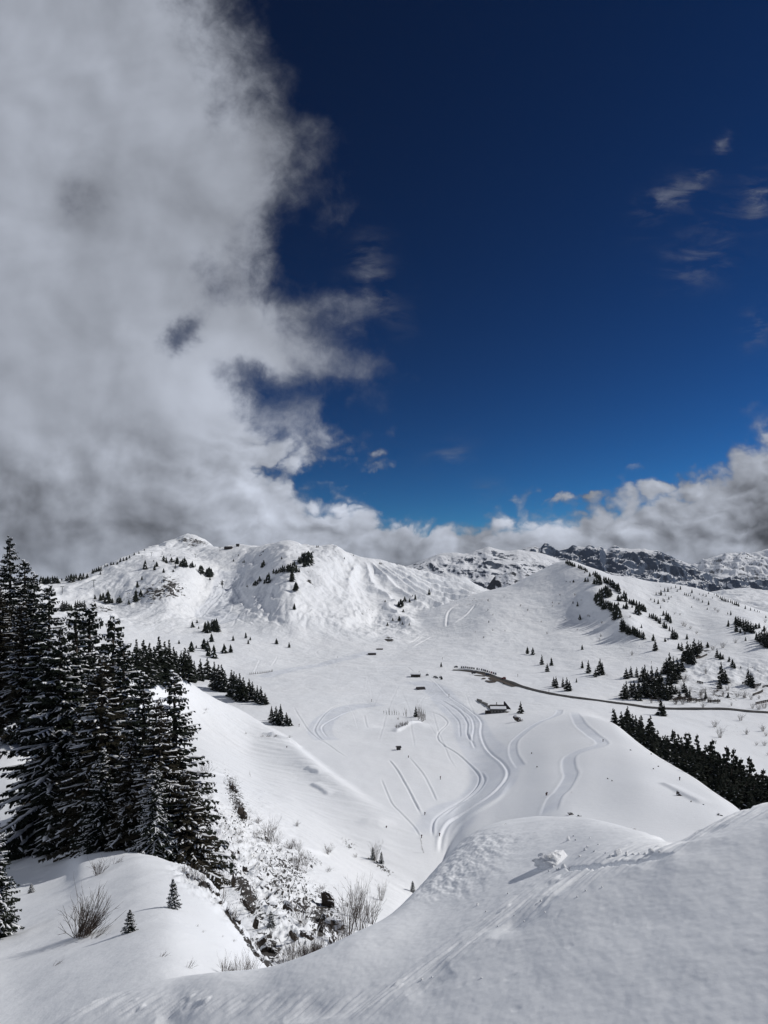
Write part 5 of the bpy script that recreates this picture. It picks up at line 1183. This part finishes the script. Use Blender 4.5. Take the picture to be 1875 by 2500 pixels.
for k, (pts, hw) in enumerate([([(1158, 1649), (1172, 1650), (1184, 1652)], 2.6), ([(1176, 1657), (1186, 1657)], 2.6), ([(1186, 1662), (1200, 1665), (1210, 1666)], 3.0), ([(1196, 1655), (1212, 1660), (1230, 1664)], 5.0), ([(1228, 1669), (1236, 1669)], 2.6), ([(1190, 1651), (1210, 1654)], 3.0)]):
    o = ribbon('thawed_ground', pts, hw, M_DIRT, .26, wf=lambda t: .25 + .75*math.sin(math.pi*min(max(t, .05), .95)))
    o['kind'] = 'structure'
CARP = [simple('car_paint_' + n, c, c, 1, .3, .5) for n, c in [('black', (.012, .012, .014)), ('white', (.7, .7, .72)), ('blue', (.03, .05, .10)), ('red', (.20, .02, .02)), ('grey', (.12, .125, .13))]]
M_TYRE = simple('tyre', (.012, .012, .012), (.02, .02, .02))
def car_proto(paint):
    r = empty('parked_car'); m = MB()
    prof = [(-2.1, .35), (-2.15, .75), (-2.0, 1.0), (-1.0, 1.05), (-.55, 1.5), (1.2, 1.52), (1.85, 1.1), (2.1, 1.0), (2.15, .35)]
    for s, nx in ((-.86, 0), (.86, 0)):
        pass
    L = [(x, -.86 if z < 1.1 else -.70, z) for x, z in prof]; Rr = [(x, -y, z) for x, y, z in L]
    for i in range(len(prof)-1): m.quad(L[i], L[i+1], Rr[i+1], Rr[i])
    m.quad(L[-1], L[0], Rr[0], Rr[-1]); n = len(m.v); m.v += L; m.f.append(tuple(range(n, n+9))[::-1]); m.mi.append(0); n = len(m.v); m.v += Rr; m.f.append(tuple(range(n, n+9))); m.mi.append(0)
    m.build('body', paint, r)
    w = MB()
    for s in (-1, 1): w.quad((-.85, s*.80, 1.08), (1.55, s*.80, 1.10), (1.1, s*.735, 1.44), (-.5, s*.735, 1.42))
    w.quad((-1.0, -.62, 1.085), (-1.0, .62, 1.085), (-.6, .58, 1.44), (-.6, -.58, 1.44)); w.build('windows', M_GLASS, r)
    for x in (-1.35, 1.35):
        for s in (-1, 1):
            q = MB(); q.tube([(x, s*.70, .33), (x, s*.90, .33)], [.33, .33], 10); q.build('wheel', M_TYRE, r)
    return r
protos = [car_proto(p) for p in CARP]; used = set()
carlist = [(1127, 1637, 0), (1132, 1637, 2), (1137, 1637, 4), (1142, 1638, 0), (1147, 1638.5, 4), (1152, 1639, 0), (1157, 1640, 0), (1165, 1641, 0), (1170, 1642, 1), (1176, 1643, 0), (1181, 1644, 2), (1185, 1645.5, 0), (1190, 1647, 0), (1195, 1648.5, 1), (1200, 1650, 3), (1205, 1651.5, 0), (1210, 1653, 2)]
for i, (px, py, c) in enumerate(carlist):
    p = ground(px, py - 4.2, 300); o = protos[c] if c not in used else copy_tree(protos[c]); used.add(c)
    o.location = (p.x, p.y, zxy(p.x, p.y) + .45); o.rotation_euler = (0, 0, R(80 + rc_.uniform(-4, 4))); o.scale = (.85, .72, 1.2)
    col = ['black', 'white', 'dark blue', 'red', 'grey'][c]
    where = ['at the far left end', 'toward the left end', 'in the middle', 'toward the right end', 'at the near right end'][min(4, i*5//17)]
    tag(o, '%s car parked %s of the roadside row' % (col, where), 'car', 'cars parked in a row beside the road')
for px, py, c, lb in [(1156, 1646, 0, 'black car parked alone just below the roadside row'), (1190, 1649.5, 2, 'dark car parked across from the row on the thawed ground'), (1113, 1631, 4, 'grey car by itself left of the parked row'), (1230, 1659, 3, 'dark red car on the road right of the parked row')]:
    p = ground(px, py, 300); o = copy_tree(protos[c]); o.location = (p.x, p.y, p.z + .3); o.rotation_euler = (0, 0, R(20 if c != 3 else -20)); tag(o, lb, 'car')

# ------------------------------------------------------------------ chalet, huts, lift
def gable(parent, w, d, hw, hr, ov=.5, wall=M_STONE, roof=M_DROOF, snow=True, win=0, zbase=-1.0, part='wall'):
    """ridge along local x"""
    b = MB(); b.quad((-w/2, -d/2, zbase), (w/2, -d/2, zbase), (w/2, -d/2, hw), (-w/2, -d/2, hw)); b.quad((w/2, d/2, zbase), (-w/2, d/2, zbase), (-w/2, d/2, hw), (w/2, d/2, hw))
    for s in (-1, 1):
        x = s*w/2; n = len(b.v); b.v += [(x, -d/2, zbase), (x, d/2, zbase), (x, d/2, hw), (x, 0, hr), (x, -d/2, hw)]; b.f.append(tuple(n+i for i in (range(5) if s > 0 else reversed(range(5))))); b.mi.append(0)
    b.build(part, wall, parent)
    r = MB(); sl = (hr - hw)/(d/2); e = d/2 + ov; ze = hw - ov*sl; x = w/2 + ov; t = .25
    for s in (-1, 1):
        a = [(-x, s*e, ze + .03), (x, s*e, ze + .03), (x, 0, hr + .03), (-x, 0, hr + .03)]; up = [(p[0], p[1], p[2] + t) for p in a]
        r.quad(*a); r.quad(*up)
        for i in range(4): r.quad(a[i], a[(i+1) % 4], up[(i+1) % 4], up[i])
    rf = r.build('roof', roof, parent)
    if snow:
        s_ = MB(); f0, f1 = snow
        for s in (-1,):
            P = []
            for k in range(9):
                xx = -x + .1 + (2*x - .2)*k/8; j = .3*math.sin(k*1.7)
                P.append(((xx, s*e*(1 - f0), ze + (hr - ze)*f0 + t + .05), (xx, s*e*(1 - f1 + .04*j), ze + (hr - ze)*(f1 - .04*j) + t + .05)))
            for a, c in zip(P, P[1:]):
                hh = .28; s_.quad((a[0][0], a[0][1], a[0][2] + hh), (c[0][0], c[0][1], c[0][2] + hh), (c[1][0], c[1][1], c[1][2] + hh), (a[1][0], a[1][1], a[1][2] + hh)); s_.quad(a[0], c[0], (c[0][0], c[0][1], c[0][2] + hh), (a[0][0], a[0][1], a[0][2] + hh)); s_.quad(a[1], c[1], (c[1][0], c[1][1], c[1][2] + hh), (a[1][0], a[1][1], a[1][2] + hh))
        s_.build('roof_snow', M_SNOW, rf)
    for k in range(win):
        wn_ = MB(); xx = -w/2 + w*(k + .7)/(win + .4); wn_.box((xx, -d/2 - .03, hw*.45), (.9, .06, .9)); f = wn_.build('window', M_GLASS, parent)
        fr = MB(); fr.box((xx, -d/2 - .05, hw*.45 + .5), (1.1, .08, .1)); fr.box((xx, -d/2 - .05, hw*.45 - .5), (1.1, .08, .1)); fr.build('frame', M_WOODD, f)
    return rf
M_STONED = simple('weathered_wall', (.10, .10, .095), (.19, .185, .175), 2)
def up_(px, Y, dz=0): X = (px - W_/2)/F_*Y; return Vector((X, Y, zxy(X, Y) + dz))
YC = ground(1216, 1741, 300).y; pc = up_(1217, YC)
ch = empty('chalet', (pc.x, pc.y + 3, pc.z), R(-2)); tag(ch, 'long stone chalet with a half snow-covered dark roof in the valley', 'chalet')
rf = gable(ch, 8.8, 7.0, 2.2, 4.4, .6, wall=M_STONED, snow=(.14, .62), win=4)
k_ = MB(); k_.box((-.6, .2, 5.3), (.5, .5, 1.7)); k_.build('chimney', M_STONE, rf)
w2 = MB(); w2.quad((4.3, -1, 2.0), (8.2, -1, 1.9), (4.9, -.6, 6.0), (4.3, -.6, 5.9)); w2.quad((4.3, 4, 2.0), (8.2, 4, 1.9), (4.9, 4, 6.0), (4.3, 4, 5.9)); w2.quad((4.9, -.6, 6.02), (8.2, -1, 1.92), (8.2, 4, 1.92), (4.9, 4, 6.02)); w2.quad((4.3, -.6, 5.92), (4.9, -.6, 6.02), (4.9, 4, 6.02), (4.3, 4, 5.92)); w2.build('gable_wing', M_DROOF, ch)
tr_ = MB(); tr_.box((8.6, -2.4, -.2), (8.0, 4.6, 1.0), tilt=Matrix.Rotation(R(4), 3, 'Y')); tr_.box((12.5, .5, -.1), (3.4, 3.0, .8)); tr_.build('terrace', M_WOODD, ch)
sh = MB(); sh.box((-6.2, -1.8, -.1), (3.6, 3.4, 2.4), taper=.9); sh.build('shed', M_WOODD, ch)
pA = up_(1203, YC + 2); rw = empty('retaining_wall', pA, 0); m = MB()
seg = [ground(a, b, 300) for a, b in [(1203, 1738), (1190, 1727), (1176, 1718), (1163, 1711)]]
for a, b in zip(seg, seg[1:]):
    for (p0, p1) in ((a, b),):
        q0 = Vector(p0) - pA; q1 = Vector(p1) - pA; m.quad(q0 + Vector((0, 0, -1)), q1 + Vector((0, 0, -1)), q1 + Vector((.4, 1.2, .9)), q0 + Vector((.4, 1.2, 1.8))); m.quad(q0 + Vector((.4, 1.2, 1.8)), q1 + Vector((.4, 1.2, .9)), q1 + Vector((1.0, 3.6, 1.0)), q0 + Vector((1.0, 3.6, 1.9)))
m.build('stonework', M_STONED, rw)
tag(rw, 'grey stone ramp wall climbing left from the long chalet', 'wall')
def hut(px, py, w, d, hw, hr, rz, label, cat='hut', ymin=250, snow=(.2, .8), wall=M_WOODD, sink=0.0):
    p = ground(px, py, ymin); h = empty('hut', (p.x, p.y + d*.3, zxy(p.x, p.y + d*.3) - sink), R(rz)); tag(h, label, cat); gable(h, w, d, hw, hr, .35, wall=wall, snow=snow, win=1 if w < 6 else 3); return h
hut(1015, 1653, 8, 5, 1.8, 2.9, -3, 'low dark hut in a dug-out ring of snow on the valley floor')
hut(1027, 1683, 6, 5, .3, 1.7, 12, 'half-buried hut of which only the dark roof shows, below the low hut', snow=None, sink=.3)
hut(908, 1599, 8, 6, .3, 1.7, 8, 'buried hut with a dark roof beside the long groomed track', ymin=400, snow=None)
hut(927, 1586, 7, 4, .3, 1.0, 0, 'flat dark roof behind the buried hut at the foot of the bowl', ymin=400, snow=None)
hut(973, 1831, 1.7, 1.6, 1.2, 1.6, 10, 'tiny dark cabin alone on the middle of the valley floor', ymin=150, snow=None)
hut(557, 1341, 16, 8, 2.0, 5.0, -6, 'summit lift station with a dark roof on the far crest', 'lift station', 800, snow=None)
hut(580, 1334, 6, 5, 3, 5, 0, 'tiny hut on the far skyline right of the summit lift station', 'hut', 800, snow=None)
for px, py, w in [(1062, 1654, 3), (1066, 1656, 2.6), (1075, 1655, 2.2), (1043, 1649, 2.6)]:
    p = ground(px, py, 300); q = MB(); q.box((0, 0, .6), (w, 1.4, 1.2), taper=.8); q.tube([(0, 0, 1.1), (0, 0, 2.2)], [.12, .1], 5)
    o = q.build('snow_gun', M_METAL); o.location = p; tag(o, 'small dark machine standing by the junction of the tracks near the low hut', 'snow machine', 'machines by the track junction')
# lift pylons
def pylon(px, py, hpx, label):
    p = ground(px, py, 600); h = hpx/F_*p.y; r = empty('lift_pylon', p, R(-20)); s = h/10
    a = MB(); a.tube([(0, 0, -1.5), (0, 0, 10)], [.55, .42], 8); a.build('mast', M_METAL, r)
    b = MB(); b.box((0, 0, 10), (6.0, .7, .6)); b.build('crossarm', M_METAL, r)
    for sx in (-1, 1): c = MB(); c.box((sx*2.8, 0, 9.4), (.5, 3.0, .6)); c.build('wheel_train', M_METAL, r)
    r.scale = (s, s, s); tag(r, label, 'lift pylon', 'pylons of the chairlifts on the left mountain')
for px, py, h, lb in [(152, 1449, 17, 'leftmost lift pylon on the snowy shelf by the near stand'), (229, 1433, 17, 'tall lift pylon in the middle of the snowy shelf'), (370, 1358, 9, 'left lift pylon under the summit slope'), (396, 1354, 7, 'right one of the paired pylons under the summit slope'), (347, 1363, 8, 'small pylon on the skyline ridge'),
                      (477, 1362, 9, 'pylon standing in the hollow below the summit'), (537, 1346, 10, 'pylon just left of the summit lift station'), (543, 1436, 16, 'pylon at the edge of the white piste under the lone tree')]:
    pylon(px, py, h, lb)
# post-and-rail fence on the left valley floor
P = smooth_poly([ground(a, b, 300) for a, b in [(610, 1647), (640, 1644), (665, 1640)]], 6)
fe = empty('fence', (P[0][0], P[0][1], zxy(*P[0]))); tag(fe, 'dark post fence crossing the snow on the left valley floor', 'fence')
for i, q in enumerate(P):
    m = MB(); m.box((q[0] - P[0][0], q[1] - P[0][1], zxy(*q) - zxy(*P[0]) + .7), (.3, .3, 2.6)); m.build('post', M_WOODD, fe)
m = MB()
for a, b in zip(P, P[1:]):
    za = zxy(*a) - zxy(*P[0]) + .55; zb = zxy(*b) - zxy(*P[0]) + .55; m.tube([(a[0]-P[0][0], a[1]-P[0][1], za), (b[0]-P[0][0], b[1]-P[0][1], zb)], [.11, .11], 4)
m.build('rail', M_WOODD, fe)
# snow-stop walls on the right-hand slope
for i, (x0, y0, x1, y1) in enumerate([(1648, 1710, 1674, 1706), (1678, 1712, 1700, 1710), (1700, 1713, 1722, 1711), (1728, 1715, 1758, 1714), (1702, 1667, 1716, 1670), (1812, 1670, 1834, 1670), (1838, 1699, 1862, 1689), (1845, 1720, 1878, 1713), (1862, 1679, 1880, 1676), (1700, 1609, 1726, 1600), (1836, 1675, 1858, 1673)]):
    a = ground(x0, y0, 300); b = ground(x1, y1, 300); c = (a + b)/2; m = MB(); d = b - a; L = Vector((d.x, d.y, 0)).length; n = max(2, int(L/2.2)); rz = math.atan2(d.y, d.x)
    r = empty('snow_barrier', c, rz); z0 = [zxy(c.x + math.cos(rz)*t, c.y + math.sin(rz)*t) - c.z for t in (-L/2, 0, L/2)]
    for k in range(n+1):
        t = -L/2 + L*k/n; q = MB(); q.box((t, 0, np.interp(t, (-L/2, 0, L/2), z0) + .5), (.28, .28, 2.4)); q.build('post', M_WOODD, r)
    for hz in (.4, 1.0, 1.5): m.tube([(-L/2, -.18, z0[0] + hz), (0, -.18, z0[1] + hz), (L/2, -.18, z0[2] + hz)], [.24, .24, .24], 5)
    m.build('log_rails', M_WOODD, r)
    tag(r, 'dark log snow barrier among the scrub on the right-hand slope above the road', 'snow barrier', 'log snow barriers on the right-hand slope')
# piste markers and leaning poles
M_POLE = simple('marker_pole', (.05, .04, .04), (.10, .05, .05))
for i, (px, py, h) in enumerate([(1037, 1990, 7), (1073, 2041, 7), (1029, 2046, 8), (943, 2021, 4), (907, 1714, 7), (730, 1774, 7), (997, 1850, 5), (1075, 1903, 8), (1096, 1702, 8), (1472, 1811, 6), (1335, 1942, 8), (1333, 1942, 6), (1659, 1905, 8), (1590, 1620, 6), (1340, 1690, 6), (1264, 1652, 6), (1080, 1610, 5), (1023, 1642, 4), (824, 1606, 3), (1160, 1545, 5), (700, 1826, 4)]):
    p = ground(px, py, 100); s = h/F_*p.y; q = MB(); q.tube([(0, 0, -.5), (.05, 0, s)], [.14, .12], 6); q.box((.05, 0, s*.82), (.42, .08, .42)); o = q.build('piste_marker', M_POLE); o.location = p
    tag(o, 'thin dark marker pole standing beside a track on the valley snow', 'marker pole', 'marker poles along the tracks')
for px, py, h, lb in [(1030, 2060, 16, 'upper dark leaning sapling on the track near the foreground crest'), (1034, 2082, 22, 'lower dark leaning sapling on the track near the foreground crest'), (612, 1896, 14, 'crooked stick leaning in the snow below the small isolated clump')]:
    shrub(px, py, h, .3, SHT[0], lb, ymin=90, ymax=300, tilt=-.3, name='bare_sapling', cat='sapling')
# ------------------------------------------------------------------ thin mountain air
hz = MB(); hz.box((0, 4800, -160), (13000, 12000, 1160)); haze = hz.build('haze', bpy.data.materials.new('haze_air')); haze['kind'] = 'stuff'
hm = haze.data.materials[0]; hm.use_nodes = True; hm.node_tree.nodes.clear()
pv = hm.node_tree.nodes.new('ShaderNodeVolumePrincipled'); pv.inputs['Density'].default_value = 1.4e-5; pv.inputs['Color'].default_value = (.80, .88, 1.0, 1)
ho = hm.node_tree.nodes.new('ShaderNodeOutputMaterial'); hm.node_tree.links.new(pv.outputs[0], ho.inputs['Volume'])
SC.cycles.volume_bounces = 0
